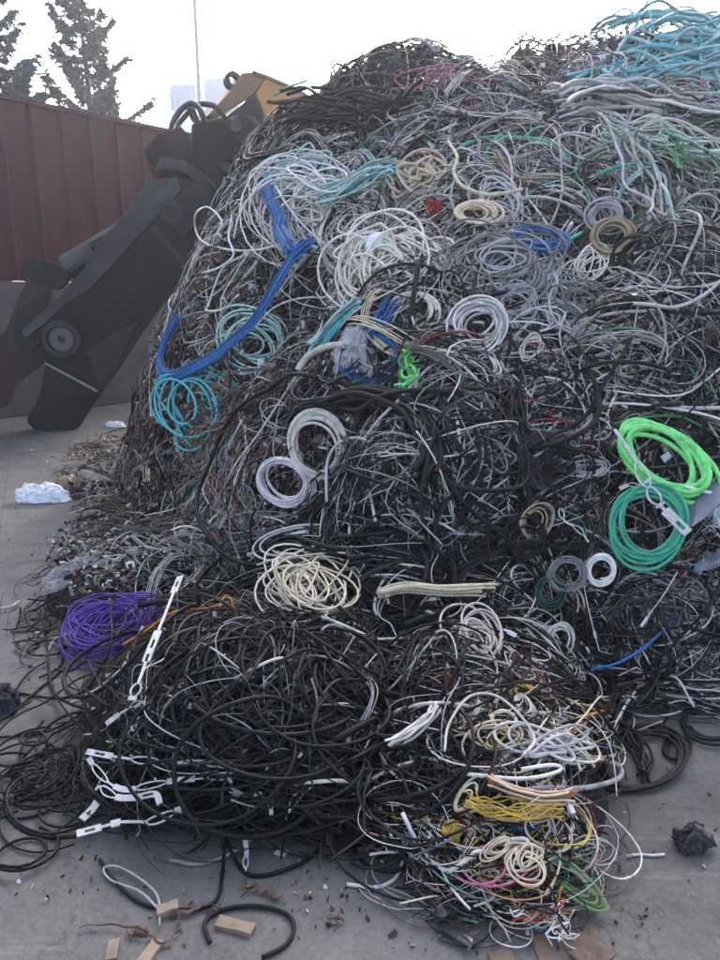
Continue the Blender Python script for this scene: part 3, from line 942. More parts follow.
COLR = dict(cream=12, ivory=12, yellow=4, black=46, dark=16, grey=8, lgrey=9, tan=6, copper=5, orange=2, green=3, red=3, blue=3, pink=3, teal=2, brown=6)

# every row: ellipse on the heap (photograph pixels), count, colours, radius range, length range, bend radius, wobble, lift, arch
ZT = {
 'upper': [
  (340, 130, 105, 45, 330, DARK, .007, .014, .8, 2.0, .5, .35, .00, .13),
  (470, 105, 120, 50, 420, FUZZ, .004, .010, .4, 1.2, .22, .7, .00, .16),
  (450, 85, 70, 28, 200, FUZZ, .004, .008, .3, .9, .15, .8, .02, .18),
  (640, 125, 100, 28, 170, dict(black=30, dark=20, lgrey=20, pale=18, grey=16, mint=4), .007, .013, .7, 1.8, .7, .3, .01, .13),
  (520, 160, 120, 50, 420, GREY, .005, .010, .5, 1.6, .28, .6, .00, .14),
  (640, 200, 95, 70, 420, dict(lgrey=20, pale=16, grey=18, mint=7, green=5, dark=16, black=18), .005, .010, .6, 1.8, .5, .45, .00, .14),
  (265, 150, 40, 40, 150, DARK, .006, .011, .5, 1.4, .3, .5, .0, .12)],
 'middle': [
  (230, 240, 45, 60, 300, BRWN, .004, .008, .4, 1.1, .16, .8, .00, .12),
  (320, 220, 70, 60, 200, PALE, .005, .009, .6, 1.6, .30, .6, .02, .14),
  (400, 270, 70, 60, 180, dict(ivory=20, cream=18, pale=12, dark=20, black=20), .006, .010, .5, 1.5, .22, .6, .01, .14),
  (510, 290, 110, 80, 560, GREY, .005, .010, .5, 1.7, .28, .5, .00, .13),
  (650, 300, 85, 90, 480, dict(grey=18, lgrey=16, dark=20, black=30, pale=8, tan=3, brown=2), .005, .010, .5, 1.6, .25, .6, .00, .13),
  (190, 340, 45, 80, 420, BRWN, .004, .007, .3, 1.0, .13, .8, .00, .11),
  (290, 370, 90, 70, 360, MIXD, .004, .009, .5, 1.4, .25, .6, .00, .12),
  (530, 400, 130, 60, 520, DARK, .006, .011, .6, 1.8, .35, .5, .00, .14),
  (500, 420, 180, 80, 240, dict(lgrey=30, pale=25, ivory=15, grey=20), .003, .007, .4, 1.3, .2, .7, .04, .12)],
 'lower': [
  (190, 470, 70, 70, 560, BRWN, .003, .007, .3, .9, .13, .8, .00, .10),
  (260, 440, 70, 60, 240, dict(tan=14, lgrey=14, dark=20, brown=18, olive=10, teal=4, rust=8, red=6, ivory=8), .003, .006, .3, .9, .15, .8, .01, .10),
  (390, 470, 130, 80, 520, DARK, .005, .010, .5, 1.6, .35, .5, .00, .14),
  (500, 520, 120, 70, 420, DARK, .005, .010, .5, 1.6, .4, .5, .01, .14),
  (640, 470, 90, 80, 420, MIXD, .004, .009, .4, 1.4, .25, .6, .00, .12),
  (640, 620, 90, 90, 760, DARK, .004, .009, .4, 1.3, .25, .6, .00, .10),
  (620, 600, 100, 90, 110, dict(lgrey=30, pale=25, grey=25, ivory=10, red=2), .003, .006, .3, .9, .16, .8, .02, .09),
  (220, 560, 90, 60, 380, MIXD, .003, .007, .3, .9, .18, .7, .00, .09),
  (400, 590, 110, 60, 420, DARK, .005, .010, .5, 1.4, .3, .5, .00, .12)],
 'debris': [
  (110, 470, 50, 35, 260, BRWN, .003, .007, .25, .8, .14, .8, .00, .06),
  (130, 560, 60, 45, 380, MIXD, .003, .006, .2, .7, .15, .8, .00, .06),
  (60, 620, 55, 40, 50, DARK, .003, .006, .2, .5, .12, .7, .00, .04)],
 'mound': [
  (260, 730, 160, 95, 1250, dict(black=70, soot=25, dark=8, grey=2), .0032, .0085, .5, 1.5, .28, .5, -.01, .13),
  (230, 700, 150, 85, 110, dict(lgrey=30, grey=40, pale=25), .002, .0045, .2, .7, .2, .6, .03, .12),
  (370, 690, 110, 70, 330, DARK, .004, .009, .4, 1.2, .25, .5, .02, .13), (430, 760, 50, 70, 150, dict(black=60, soot=20, dark=8, ivory=4, lgrey=4), .003, .007, .4, 1.1, .25, .5, .03, .12),
  (95, 790, 60, 50, 36, dict(black=70, soot=25), .004, .007, .5, 1.2, .22, .6, .0, .06)],
 'wires': [
  (490, 690, 90, 60, 380, COLR, .003, .007, .3, 1.0, .16, .7, .00, .10), (490, 680, 80, 55, 34, dict(ivory=5, cream=4, pale=3, copper=1, orange=1), .004, .008, .4, .9, .10, .5, .05, .08), (500, 800, 75, 70, 34, dict(ivory=6, cream=4, pale=4), .003, .007, .4, .9, .10, .5, .05, .06),
  (490, 810, 80, 70, 520, COLR, .0022, .0055, .25, .9, .13, .7, .00, .09),
  (480, 770, 95, 80, 430, DARK, .004, .007, .3, 1.0, .2, .6, .00, .09),
  (500, 880, 60, 35, 130, MIXD, .0025, .005, .2, .6, .12, .8, .00, .05)],
}
LAB = dict(upper='mass of tangled cables along the crest of the heap', middle='mass of tangled grey and white cables on the face of the heap',
           lower='mass of tangled dark cables across the lower face of the heap', debris='fine wire debris spread on the yard at the heap edge',
           mound='dense black cable tangle of the low mound in front', wires='thin cream yellow and black wires matted at the front of the heap')
DENS = dict(upper=1.7, middle=1.75, lower=1.9, debris=1.4, mound=2.3, wires=2.3)
LS = dict(upper=1.5, middle=1.45, lower=1.35, debris=1.0, mound=1.2, wires=1.15)
RS = dict(upper=.54, middle=.51, lower=.50, debris=.7, mound=.54, wires=.52)
BS = dict(upper=.06, middle=.06, lower=.05, debris=.0, mound=.04, wires=.03)
K_OF = dict(upper=4, middle=4, lower=4, debris=4, mound=5, wires=5)
for zn, rows in ZT.items():
    arrs = []
    for (cx, cy, rx, ry, n, pal, r0, r1, L0, L1, Rc, wobv, lift, amp) in rows:
        n = int(n * DENS[zn]); got = []
        for tr in range(6):
            P = seeds_at(cx, cy, rx, ry, n); k = len(P)
            L = rng.uniform(L0, L1, k) * LS[zn]
            W = walk(P[:, 0], P[:, 1], L, 34, Rc * rng.uniform(.6, 2.3, k), wobv * .8, lift + rng.uniform(-.02, .03, k), amp * rng.uniform(.3, 1.15, k))
            if zn in ('mound', 'wires', 'debris'):
                qx, qy = project(W); W = W[np.sqrt(((qx - cx) / rx) ** 2 + ((qy - cy) / ry) ** 2).max(1) < 2.1]
            got.append(W[admitted(W, loose_=24 if zn in ('mound', 'wires') else 16)])
            if sum(map(len, got)) >= n: break
        W = np.concatenate(got)[:n]; n = len(W)
        rr = r0 * .7 + (r1 * 1.35 - r0 * .7) * rng.uniform(0, 1, n) ** 2.4
        tape = rng.uniform(0, 1, n) < .12
        arrs.append(tube_arrays(smooth_lines(W), rr * RS[zn] * np.where(tape, 1.7, 1.0), K_OF[zn], flat=np.where(tape, .25, 1.0), cols=pick_at(pal, W[:, 10, 0], W[:, 10, 1]) if zn in ('upper', 'middle', 'lower') else pick(pal, n)))
        # runs of cables lying side by side
        nb = int(n * BS[zn])
        if nb:
            P = seeds_at(cx, cy, rx, ry, nb); k = len(P)
            B = walk(P[:, 0], P[:, 1], rng.uniform(L0, L1, k) * 1.5, 34, Rc * rng.uniform(.8, 3, k), wobv * .7, lift + .02, amp * rng.uniform(.5, 1.2, k))
            qx, qy = project(B); B = B[np.sqrt(((qx - cx) / rx) ** 2 + ((qy - cy) / ry) ** 2).max(1) < 1.6]
            B = smooth_lines(B[admitted(B)], 2)
            bp = dict(black=6, soot=2, dark=1) if zn == 'mound' else {k_: w_ for k_, w_ in pal.items() if k_ not in ('teal', 'green', 'blue', 'red')}; bc = pick_at(bp, B[:, 10, 0], B[:, 10, 1]); br = (r0 + (r1 - r0) * rng.uniform(0, 1, len(B)) ** 1.5) * RS[zn]
            for i in range(len(B)):
                ks = rng.integers(4, 12); wd = br[i] * rng.uniform(2.0, 5.5)
                off = rng.normal(0, 1, (ks, 1, 3)) * wd * np.array([1, 1, .6]) + np.stack([osc(ks, 2, np.linspace(0, 1, 34)) for _ in range(3)], -1) * wd * .45
                arrs.append(tube_arrays(B[i][None] + off, np.full(ks, br[i]), K_OF[zn], np.repeat(bc[i:i + 1], ks, 0) * rng.uniform(.85, 1.12, (ks, 1))))
    if zn == 'upper':        # the rest of the heap, all the way round
        n = 1500
        a = rng.uniform(0, 2 * PI, n); rr = np.sqrt(rng.uniform(0.0, 1, n)) * 4.6
        x = C0[0] + rr * np.cos(a); y = C0[1] + rr * np.sin(a)
        k = HS(x, y) > .03; x, y = x[k], y[k]; n = len(x)
        W = walk(x, y, rng.uniform(.6, 2.0, n), 34, rng.uniform(.2, .7, n), .5, 0.0, rng.uniform(.03, .13, n))
        W = W[admitted(W, [(x_ if x_ < 700 else x_ + 4000, y_) for x_, y_ in FOOT]) | (W[:, :, 1].min(1) > 8.2)]; n = len(W)
        arrs.append(tube_arrays(smooth_lines(W), rng.uniform(.004, .010, n), 4, pick(MIXD, n)))
        x = rng.uniform(1.2, 6.8, 9000); y = rng.uniform(2.0, 10.5, 9000)      # the side of the heap that runs on past the picture
        qx, qy = project(np.stack([x, y, HS(x, y)], -1)); k = (HS(x, y) > .04) & (qx > 700) & (qx < 2600) & (y > 1.8); x, y = x[k][:3400], y[k][:3400]; n = len(x)
        W = smooth_lines(walk(x, y, rng.uniform(.6, 2.0, n), 34, rng.uniform(.15, .6, n), .5, 0.0, rng.uniform(.03, .13, n)))
        W = W[(project(W)[0].min(1) > 694) & (HS(W[:, :, 0], W[:, :, 1]).min(1) > .015)]; n = len(W)
        arrs.append(tube_arrays(W, rng.uniform(.003, .010, n), 4, pick_at(MIXD, W[:, 10, 0], W[:, 10, 1])))
    tag(link_arrays('tangled_cables', join_arrays(arrs), M['cable']), LAB[zn], 'cables', None, 'stuff')


# small partial coils buried everywhere in the tangle
def random_coils(rows, name, label, smin):
    arrs = []
    for (cx, cy, rx, ry, n, pal, wire) in rows:
        px, py = seeds_px(cx, cy, rx, ry, n)
        for a, b in zip(px, py):
            P, t = hit([a], [b])
            if np.isnan(t[0]): continue
            if any(((a - k[0]) / (k[2] + 14)) ** 2 + ((b - k[1]) / (k[3] + 12)) ** 2 < 1 for k in KEEP): continue
            Rpx = rng.uniform(.09, .24) * F / t[0] * min(1, max(.36, (t[0] - 1.2) / 3.5))
            arrs.append(coil_arr(a, b, Rpx, Rpx * rng.uniform(.45, .85), rng.uniform(-60, 60), rng.uniform(2.5, 7), wire * rng.uniform(.7, 1.2), pal, mess=rng.uniform(.2, .9),
                                 spread=rng.uniform(.10, .30), lift=rng.uniform(.02, .08), K=5, shift=.12, face=.2, pts=22))
    return join_arrays(arrs)

arr = random_coils([(500, 290, 120, 90, 42, GREY, .006), (620, 210, 100, 80, 26, GREY, .006), (360, 120, 100, 40, 14, DARK, .008),
                    (300, 400, 110, 80, 18, MIX2, .005), (480, 470, 200, 90, 34, MIX2, .005), (640, 590, 80, 90, 14, MIX2, .0035),
                    (490, 720, 80, 60, 16, dict(cream=3, ivory=3, lgrey=2, yellow=1, black=3), .004), (490, 830, 75, 55, 22, dict(cream=4, ivory=5, black=5, yellow=1, lgrey=2), .0026), (260, 720, 150, 80, 30, dict(black=8, soot=2), .006)],
                   '', '', 0)
tag(link_arrays('tangled_cables', arr, M['cable']), 'part wound cable loops half buried all over the heap', 'cables', None, 'stuff')


# chips, plugs and torn bits
def chips(rows):
    Vs = []; Qs = []; Cs = []; off = 0
    cube = np.array([[i, j, k] for i in (-.5, .5) for j in (-.5, .5) for k in (-.5, .5)])
    fq = np.array([(0, 1, 3, 2), (4, 6, 7, 5), (0, 4, 5, 1), (2, 3, 7, 6), (0, 2, 6, 4), (1, 5, 7, 3)])
    for (cx, cy, rx, ry, n, pal, s0, s1, lift) in rows:
        P = seeds_at(cx, cy, rx, ry, n); n = len(P)
        nn = normal(P[:, 0], P[:, 1], H)
        hz = H(P[:, 0], P[:, 1]); P = np.stack([P[:, 0], P[:, 1], hz], -1)
        P = P + nn * (rng.uniform(0, 1, n) * lift + .004)[:, None]
        A = rng.normal(0, 1, (n, 3)); A /= np.linalg.norm(A, axis=1, keepdims=True)
        flat = rng.uniform(0, 1, n)[:, None]
        B = rng.normal(0, 1, (n, 3)) ; B -= A * np.sum(A * B, 1, keepdims=True); B /= np.linalg.norm(B, axis=1, keepdims=True)
        Cc = np.cross(A, B)
        s = rng.uniform(s0, s1, (n, 1)) * np.concatenate([rng.uniform(.6, 2.2, (n, 1)), rng.uniform(.4, 1, (n, 1)), rng.uniform(.12, .5, (n, 1))], 1)
        cv = cube[None] * rng.uniform(.6, 1.3, (n, 8, 1))
        Vv = P[:, None] + cv[..., :1] * s[:, None, :1] * A[:, None] + cv[..., 1:2] * s[:, None, 1:2] * B[:, None] + cv[..., 2:] * s[:, None, 2:] * Cc[:, None]
        Vs.append(Vv.reshape(-1, 3)); Qs.append((fq[None] + (np.arange(n) * 8)[:, None, None]).reshape(-1, 4) + off); off += n * 8
        Cs.append(np.repeat(pick(pal, n), 8, 0))
    return np.concatenate(Vs), np.concatenate(Qs), np.concatenate(Cs)

BITS = dict(white=9, lgrey=12, grey=14, brown=12, tan=8, black=20, rust=5, cream=5, red=1.5, blue=1, green=1)
V, Q, c = chips([(190, 350, 50, 110, 1500, BITS, .012, .035, .08), (230, 470, 90, 80, 1700, BITS, .010, .032, .08), (280, 400, 60, 60, 300, dict(rust=5, red=3, white=5, tan=4, brown=5), .012, .035, .09),
                 (480, 330, 220, 220, 1500, BITS, .010, .035, .12), (520, 250, 180, 110, 500, dict(white=5, lgrey=5, pale=5), .008, .025, .13), (600, 560, 110, 120, 500, BITS, .008, .028, .08), (480, 780, 90, 110, 300, BITS, .006, .018, .06),
                 (250, 720, 150, 90, 240, dict(white=5, lgrey=6, grey=5), .005, .016, .13), (600, 600, 110, 90, 300, dict(white=5, lgrey=6, grey=5), .006, .02, .1), (120, 560, 70, 50, 1100, BITS, .006, .026, .07), (110, 470, 50, 30, 700, BITS, .008, .03, .06),
                 (470, 290, 220, 180, 420, dict(white=4, lgrey=5, pale=4, grey=4, dark=5, slate=1, tan=1), .022, .055, .11), (500, 110, 200, 60, 500, dict(white=6, lgrey=6, pale=6, dark=6, black=6, pink=2), .015, .05, .13)])
me = new_mesh_np('scrap_litter', V, Q, c, smooth=False)
tag(link('scrap_litter', me, M['chip']), 'small torn plastic and metal bits scattered through the heap', 'litter', None, 'stuff')
V, Q, c = chips([(200, 880, 190, 70, 104, dict(brown=5, rust=4, tan=3, dark=6, black=5, white=1), .003, .011, .0), (620, 830, 110, 120, 76, dict(dark=6, black=6, brown=4, lgrey=2, white=1.5), .003, .010, .0),
                 (60, 560, 60, 150, 96, dict(dark=6, black=6, brown=5, lgrey=2), .004, .014, .0), (480, 930, 120, 30, 52, dict(brown=5, rust=4, tan=4, dark=5), .004, .014, .004), (60, 450, 60, 30, 50, BITS, .01, .02, .0),
                 (350, 880, 60, 60, 60, dict(dark=6, black=6, brown=4, lgrey=2, white=1.5), .003, .010, .0)])
me = new_mesh_np('yard_litter', V, Q, c, smooth=False)
tag(link('yard_litter', me, M['chip']), 'fine brown and black crumbs littering the concrete', 'litter', None, 'stuff')

# ================================================================== LOOSE CABLES one can count
FLOOR = [(-60, 690), (60, 640), (110, 700), (110, 860), (330, 845), (330, 890), (200, 925), (40, 905), (-40, 905), (-80, 800)]


def loose(name_, label, group, rows, Mp=40, K=7, foot=FOOT):
    for (cx, cy, rx, ry, n, colr, r0, r1, L0, L1, Rc, wobv, lift, amp) in rows:
        got = []
        for tr in range(8):
            P = seeds_at(cx, cy, rx, ry, n * 2); k = len(P)
            W = smooth_lines(walk(P[:, 0], P[:, 1], rng.uniform(L0, L1, k), Mp, Rc * rng.uniform(.6, 1.6, k), wobv * .8, lift, amp * rng.uniform(.5, 1.2, k)), 2)
            got.append(W[admitted(W, foot)])
            if sum(map(len, got)) >= n: break
        W = np.concatenate(got)[:n]; n = len(W)
        rad = rng.uniform(r0, r1, n); cc = pick({colr: 1} if isinstance(colr, str) else colr, n)
        for i in range(n):
            tag(link_arrays(name_, tube_arrays(W[i:i + 1], rad[i:i + 1], K, cc[i:i + 1]), M['cable']), label, 'cable', group)

loose('loose_cable', 'loose black cable looping over the low dark mound in front', 'black cables of the front mound',
      [(260, 735, 150, 85, 62, 'black', .004, .0085, .8, 1.9, .3, .5, .05, .13)])
loose('loose_cable', 'loose black cable looped flat on the concrete beside the low dark mound', 'black cables lying on the concrete',
      [(65, 800, 60, 55, 16, 'black', .0032, .0052, .8, 1.6, .13, .4, .006, .07), (215, 850, 100, 20, 12, 'soot', .003, .0048,   .6, 1.3, .12, .4, .004, .03), (40, 690, 50, 35, 5, 'soot', .004, .006, .3, .6, .3, .5, .004, .02)], foot=FLOOR)
loose('loose_cable', 'loose thick black cable arching across the middle of the heap', 'black cables across the heap',
      [(450, 440, 140, 60, 26, 'soot', .008, .014, 1.2, 2.6, .45, .3, .06, .14), (480, 540, 120, 50, 18, 'black', .008, .013, 1.0, 2.2, .5, .35, .06, .13), (640, 640, 70, 60, 12, 'soot', .007, .010, .8, 1.6, .3, .4, .05, .09)])
loose('loose_cable', 'loose grey cable curling on the upper right face of the heap', 'grey cables on the upper right face',
      [(560, 230, 130, 90, 34, 'lgrey', .006, .010, .9, 2.2, .35, .5, .06, .12)])
loose('loose_cable', 'loose white cable curling over the upper left face of the heap', 'white cables on the upper left face',
      [(330, 220, 80, 60, 22, 'ivory', .0065, .009, .9, 1.8, .25, .5, .07, .12), (235, 240, 30, 30, 6, 'pale', .006, .008, .9, 1.6, .16, .5, .06, .1)])
loose('loose_cable', 'thin pale cable looping over the dark lower right face', 'pale cables on the lower right face',
      [(620, 560, 100, 110, 26, 'lgrey', .003, .0055, .5, 1.3, .2, .6, .06, .1)])
loose('loose_cable', 'loose ivory cable snaking through the coloured wires at the front', 'ivory cables at the front',
      [(500, 690, 75, 60, 14, 'ivory', .0035, .0065, .5, 1.2, .18, .5, .06, .08), (490, 820, 70, 50, 8, 'ivory', .003, .006, .4, 1.0, .16, .5, .05, .06)])
loose('loose_wire', 'thin yellow wire curling through the coloured wires at the front', 'yellow wires at the front',
      [(490, 810, 65, 50, 13, 'yellow', .0016, .0026, .4, .9, .12, .6, .05, .07)])
loose('loose_wire', 'orange wire looping beside the cream cables at the front', 'orange wires at the front',
      [(545, 680, 35, 25, 5, 'orange', .003, .0045, .5, .9, .14, .4, .06, .07), (225, 605, 12, 14, 3, 'orange', .004, .005, .3, .5, .2, .5, .08, .06)])
loose('loose_wire', 'dark red wire dangling on the black middle of the heap', 'red wires on the heap',
      [(520, 400, 50, 40, 7, 'red', .003, .005, .5, 1.1, .22, .5, .09, .1), (455, 790, 30, 14, 4, 'red', .003, .005, .3, .6, .2, .4, .07, .05)])
loose('green_cable', 'thin green cable draped on the grey upper right face', 'green cables on the upper right face',
      [(650, 175, 60, 30, 7, 'green', .006, .008, .6, 1.1, .8, .3, .09, .1), (705, 425, 12, 40, 4, 'green', .005, .007, .6, 1.0, .4, .4, .1, .1), (570, 185, 40, 30, 5, 'teal', .009, .011, .6, 1.2, .3, .4, .08, .1)])
n0 = 0
for (cx, cy, rx, ry, n, L0, L1) in ((650, 62, 80, 36, 95, .8, 2.0), (650, 85, 54, 18, 34, .8, 1.8)):
    px, py = seeds_px(cx, cy, rx, ry, n * 2); P, t = hit(px, py); P = P[~np.isnan(t)]
    W = smooth_lines(walk(P[:, 0], P[:, 1], rng.uniform(L0, L1, len(P)), 36, rng.uniform(.9, 2.2, len(P)), .25, .06, rng.uniform(.03, .15, len(P)), f=HS, th=rng.choice([0, PI], len(P)) + rng.normal(0, .6, len(P))), 1)
    W = W[admitted(W, [(555, 116), (572, 62), (605, 15), (650, -20), (900, -20), (900, 112)], False)][:n]; P = W[:, 0]
    for i in range(len(P)):
        tag(link_arrays('turquoise_hose', tube_arrays(W[i:i + 1], np.array([rng.uniform(.008, .015)]), 7, pick(dict(turq=4, mint=2, aqua=6), 1)), M['cable']),
            'turquoise hose heaped on the crest at the top right', 'hose', 'turquoise hoses on the crest')
# ================================================================== COILS, HANKS, BUNDLES
coil('cable_coil', 'purple cable coil lying on the concrete beside the black mound', 'cable coil', 116, 633, 42, 23, -8, 60, .0040, 'purple', spread=.32, mess=.45, lift=.13, face=.25, shift=.16, pts=30, squash=1.0)
coil('cable_coil', 'bright lime green hose coil on the right of the heap', 'hose coil', 662, 458, 49, 27, 36, 8, .0115, 'lime', spread=.15, mess=.14, lift=.16, face=.4, shift=.10, K=8)
coil('cable_coil', 'teal green hose coil hanging below the lime green one', 'hose coil', 648, 524, 36, 40, 20, 9, .0080, 'teal', spread=.10, mess=.18, lift=.14, face=.4, shift=.12, K=8)
coil('cable_coil', 'neat white cable ring lying alone on dark tangle', 'cable coil', 284, 482, 27, 22, 30, 16, .006, 'white', spread=.14, mess=.18, lift=.22, face=.4, shift=.07, K=7)
coil('cable_coil', 'ivory cable coil behind the neat white ring', 'cable coil', 319, 446, 26, 30, -20, 12, .009, 'ivory', spread=.12, lift=.18, face=.4, shift=.08)
coil('cable_coil', 'small light grey cable coil under the teal coil', 'cable coil', 601, 570, 13, 14, 10, 9, .005, 'pale', spread=.16, lift=.13, face=.5)
coil('cable_coil', 'thin grey wire coil beside the small light grey one', 'cable coil', 567, 574, 14, 13, 0, 7, .003, 'grey', spread=.25, lift=.11, face=.4)
coil('cable_hank', 'large white cable hank high on the left of the heap', 'cable hank', 312, 215, 48, 42, 10, 13, .0068, dict(white=3, ivory=2, pale=1), strands=3, spread=.42, mess=.8, lift=.13, shift=.32, face=.3)
coil('cable_hank', 'pale mint cable hank at the top of the white hank', 'cable hank', 300, 176, 34, 15, -6, 16, .0085, dict(mint=3, white=1), spread=.35, mess=.5, lift=.16, shift=.25)
coil('cable_hank', 'ivory cable hank spilling loose loops in the middle of the heap', 'cable hank', 388, 274, 43, 45, 15, 13, .0075, dict(ivory=3, pale=1), strands=3, spread=.35, mess=.9, lift=.14, shift=.40)
coil('cable_hank', 'smaller ivory cable hank hanging below the middle one', 'cable hank', 412, 312, 22, 18, 0, 6, .009, 'ivory', spread=.3, lift=.14, shift=.3)
coil('cable_hank', 'turquoise cable hank drooping at the left edge of the heap', 'cable hank', 206, 402, 38, 31, 65, 14, .0085, 'turq', spread=.32, mess=.6, lift=.14, shift=.28)
coil('cable_hank', 'turquoise cable hank behind the braided blue bundle', 'cable hank', 252, 345, 33, 27, 10, 11, .0085, dict(turq=3, mint=1), spread=.3, mess=.6, lift=.12, shift=.25)
coil('cable_coil', 'blue cable coil looped round the clear bag', 'cable coil', 369, 360, 28, 23, 0, 9, .009, 'blue', spread=.14, lift=.12, shift=.1)
coil('cable_coil', 'sky blue cable coil lying among grey cables high on the heap', 'cable coil', 538, 238, 22, 10, 12, 10, .0085, 'sky', spread=.22, lift=.15, shift=.2)
coil('cable_coil', 'black cable coil wound tight on the right of the heap', 'cable coil', 641, 257, 21, 17, 5, 12, .009, 'black', spread=.24, lift=.14, face=.4)
coil('cable_coil', 'dusty tan cable coil beside the tight black one', 'cable coil', 612, 238, 17, 15, 0, 10, .007, 'tan', spread=.3, lift=.13)
coil('cable_coil', 'ring of light grey cable above the tan coil', 'cable coil', 606, 215, 17, 13, 0, 10, .0065, 'lgrey', spread=.28, lift=.13)
coil('cable_coil', 'flat cream cable coil near the red cap', 'cable coil', 477, 213, 20, 9, 5, 9, .0075, 'cream', spread=.2, lift=.13)
coil('cable_coil', 'wide grey cable coil with concentric turns above the blue flecked one', 'cable coil', 500, 262, 46, 24, -12, 8, .0062, dict(lgrey=3, grey=3, pale=1), strands=3, spread=.42, mess=.6, lift=.10, shift=.10)
coil('cable_coil', 'grey cable coil flecked with blue in the middle of the heap', 'cable coil', 478, 327, 27, 26, 0, 6, .0068, dict(lgrey=4, grey=3, pale=2), strands=3, spread=.30, mess=.6, lift=.11, shift=.12)
coil('cable_coil', 'dark grey cable coil right of the wide concentric one', 'cable coil', 582, 300, 26, 20, 20, 9, .006, 'grey', spread=.3, mess=.6, lift=.1)
coil('cable_coil', 'pale grey loops hanging at the right edge of the heap', 'cable coil', 705, 265, 20, 34, 0, 8, .006, 'pale', spread=.25, mess=.6, lift=.11)
coil('cable_hank', 'beige cable hank half covered by black cables low on the heap', 'cable hank', 306, 588, 40, 25, 4, 11, .0044, dict(cream=2, ivory=3), strands=3, spread=.40, mess=.9, lift=.12, shift=.25)
coil('cable_hank', 'white lilac cable loop trailing above the beige hank', 'cable hank', 300, 545, 34, 12, -8, 5, .006, 'pale', spread=.25, lift=.15, shift=.2)
coil('cable_hank', 'cream cable hank at the back of the coloured wires', 'cable hank', 476, 645, 26, 20, 60, 24, .0048, dict(cream=3, ivory=1), spread=.35, mess=.6, lift=.13, shift=.25)
coil('cable_hank', 'flattened ivory cable hank reaching onto the concrete', 'cable hank', 548, 746, 42, 11, 5, 7, .0048, dict(ivory=2, pale=2, lgrey=1), strands=2, spread=.35, mess=.5, lift=.10, shift=.16)
coil('cable_hank', 'green and brown cable hank lying on the concrete in front', 'cable hank', 572, 880, 35, 10, 42, 8, .0042, dict(olive=1), strands=1, spread=.28, lift=.03, shift=.12, squash=.5)
coil('cable_hank', 'tiny snarl of grey wire behind the green and brown hank', 'wire snarl', 588, 850, 16, 10, 0, 7, .002, 'lgrey', spread=.4, lift=.03, shift=.4)
coil('cable_hank', 'brown cable loop curled beside the cream hank', 'cable hank', 444, 690, 12, 17, -10, 5, .005, 'rust', spread=.2, lift=.09)
coil('cable_hank', 'pinkish cable tangle on the crest of the heap', 'cable hank', 442, 88, 30, 12, -4, 14, .008, dict(pink=1), spread=.35, mess=.7, lift=.16, shift=.3)
coil('cable_hank', 'navy cable snarl left of the cream hank', 'cable hank', 425, 650, 15, 14, 0, 9, .004, 'navy', spread=.35, lift=.09, shift=.3)
coil('cable_coil', 'bottle green cable coil left of the thin grey wire coil', 'cable coil', 550, 592, 15, 17, 10, 9, .005, 'bottle', spread=.3, lift=.08)
coil('cable_coil', 'grey wire coil lying low at the right foot of the heap', 'cable coil', 640, 615, 30, 22, 20, 9, .0034, 'dark', spread=.3, mess=.6, lift=.09)
coil('cable_hank', 'grey wire loops fanned out at the right edge foot of the heap', 'cable hank', 695, 610, 18, 40, -10, 6, .0038, 'grey', spread=.25, mess=.5, lift=.1, shift=.2)
coil('cable_coil', 'grey wire loops around the pale plug by the coloured wires', 'cable coil', 560, 640, 13, 17, 0, 6, .0045, 'pale', spread=.25, lift=.08)
coil('cable_coil', 'black cable ring lying on the concrete beside the right foot', 'cable coil', 640, 758, 40, 26, -10, 4, .0075, 'soot', spread=.12, lift=.02, shift=.1, squash=.2, face=0)
coil('cable_coil', 'small dark loop beside the black ring on the concrete', 'cable coil', 676, 748, 14, 12, 0, 2, .006, 'black', spread=.08, lift=.015, face=0, squash=.2)
coil('cable_coil', 'black loops at the right edge of the concrete', 'cable coil', 712, 722, 30, 18, 10, 4, .007, 'soot', spread=.15, lift=.02, face=0, squash=.2)

bundle('cable_bundle', 'braided royal blue cable bundle running down the left of the heap', 'cable bundle', [(333, 258), (312, 278), (296, 305), (276, 338), (248, 362), (215, 380), (192, 387), (183, 376), (188, 352), (203, 326)], 60, .085, .0065, 'blue', lift=.20, m=60, wavy=.30, flat=.4)
bundle('cable_bundle', 'short royal blue cable bundle with a taped end pointing uphill', 'cable bundle', [(282, 201), (291, 225), (302, 250), (314, 276)], 44, .088, .0065, 'blue', lift=.22, m=30, wavy=.30, flat=.4)
bundle('cable_bundle', 'blue cable bundle crossing beside the clear bag', 'cable bundle', [(406, 318), (394, 335), (380, 352)], 12, .09, .009, 'blue', lift=.16, m=22, wavy=.3)
bundle('cable_bundle', 'turquoise cable bundle pointing down to the clear bag', 'cable bundle', [(375, 318), (358, 332), (343, 350), (330, 364)], 16, .085, .009, dict(turq=4, mint=1), lift=.17, m=24, wavy=.25)
bundle('cable_bundle', 'teal strands draped across the white hank', 'cable bundle', [(330, 214), (355, 206), (385, 190), (410, 188)], 12, .12, .0075, dict(mint=2, turq=2, green=1), lift=.15, m=26, wavy=.5)
bundle('cable_bundle', 'light green strands torn open below the clear bag', 'cable bundle', [(430, 370), (424, 385), (432, 400), (420, 415)], 14, .11, .008, dict(lime=3, green=1), lift=.14, m=24, wavy=.6)
bundle('cable_bundle', 'grey cable bundle running across below the crest on the right', 'cable bundle', [(545, 122), (590, 112), (650, 120), (718, 128)], 22, .22, .012, dict(lgrey=4, dark=3, pale=2), lift=.12, m=50, wavy=.4)
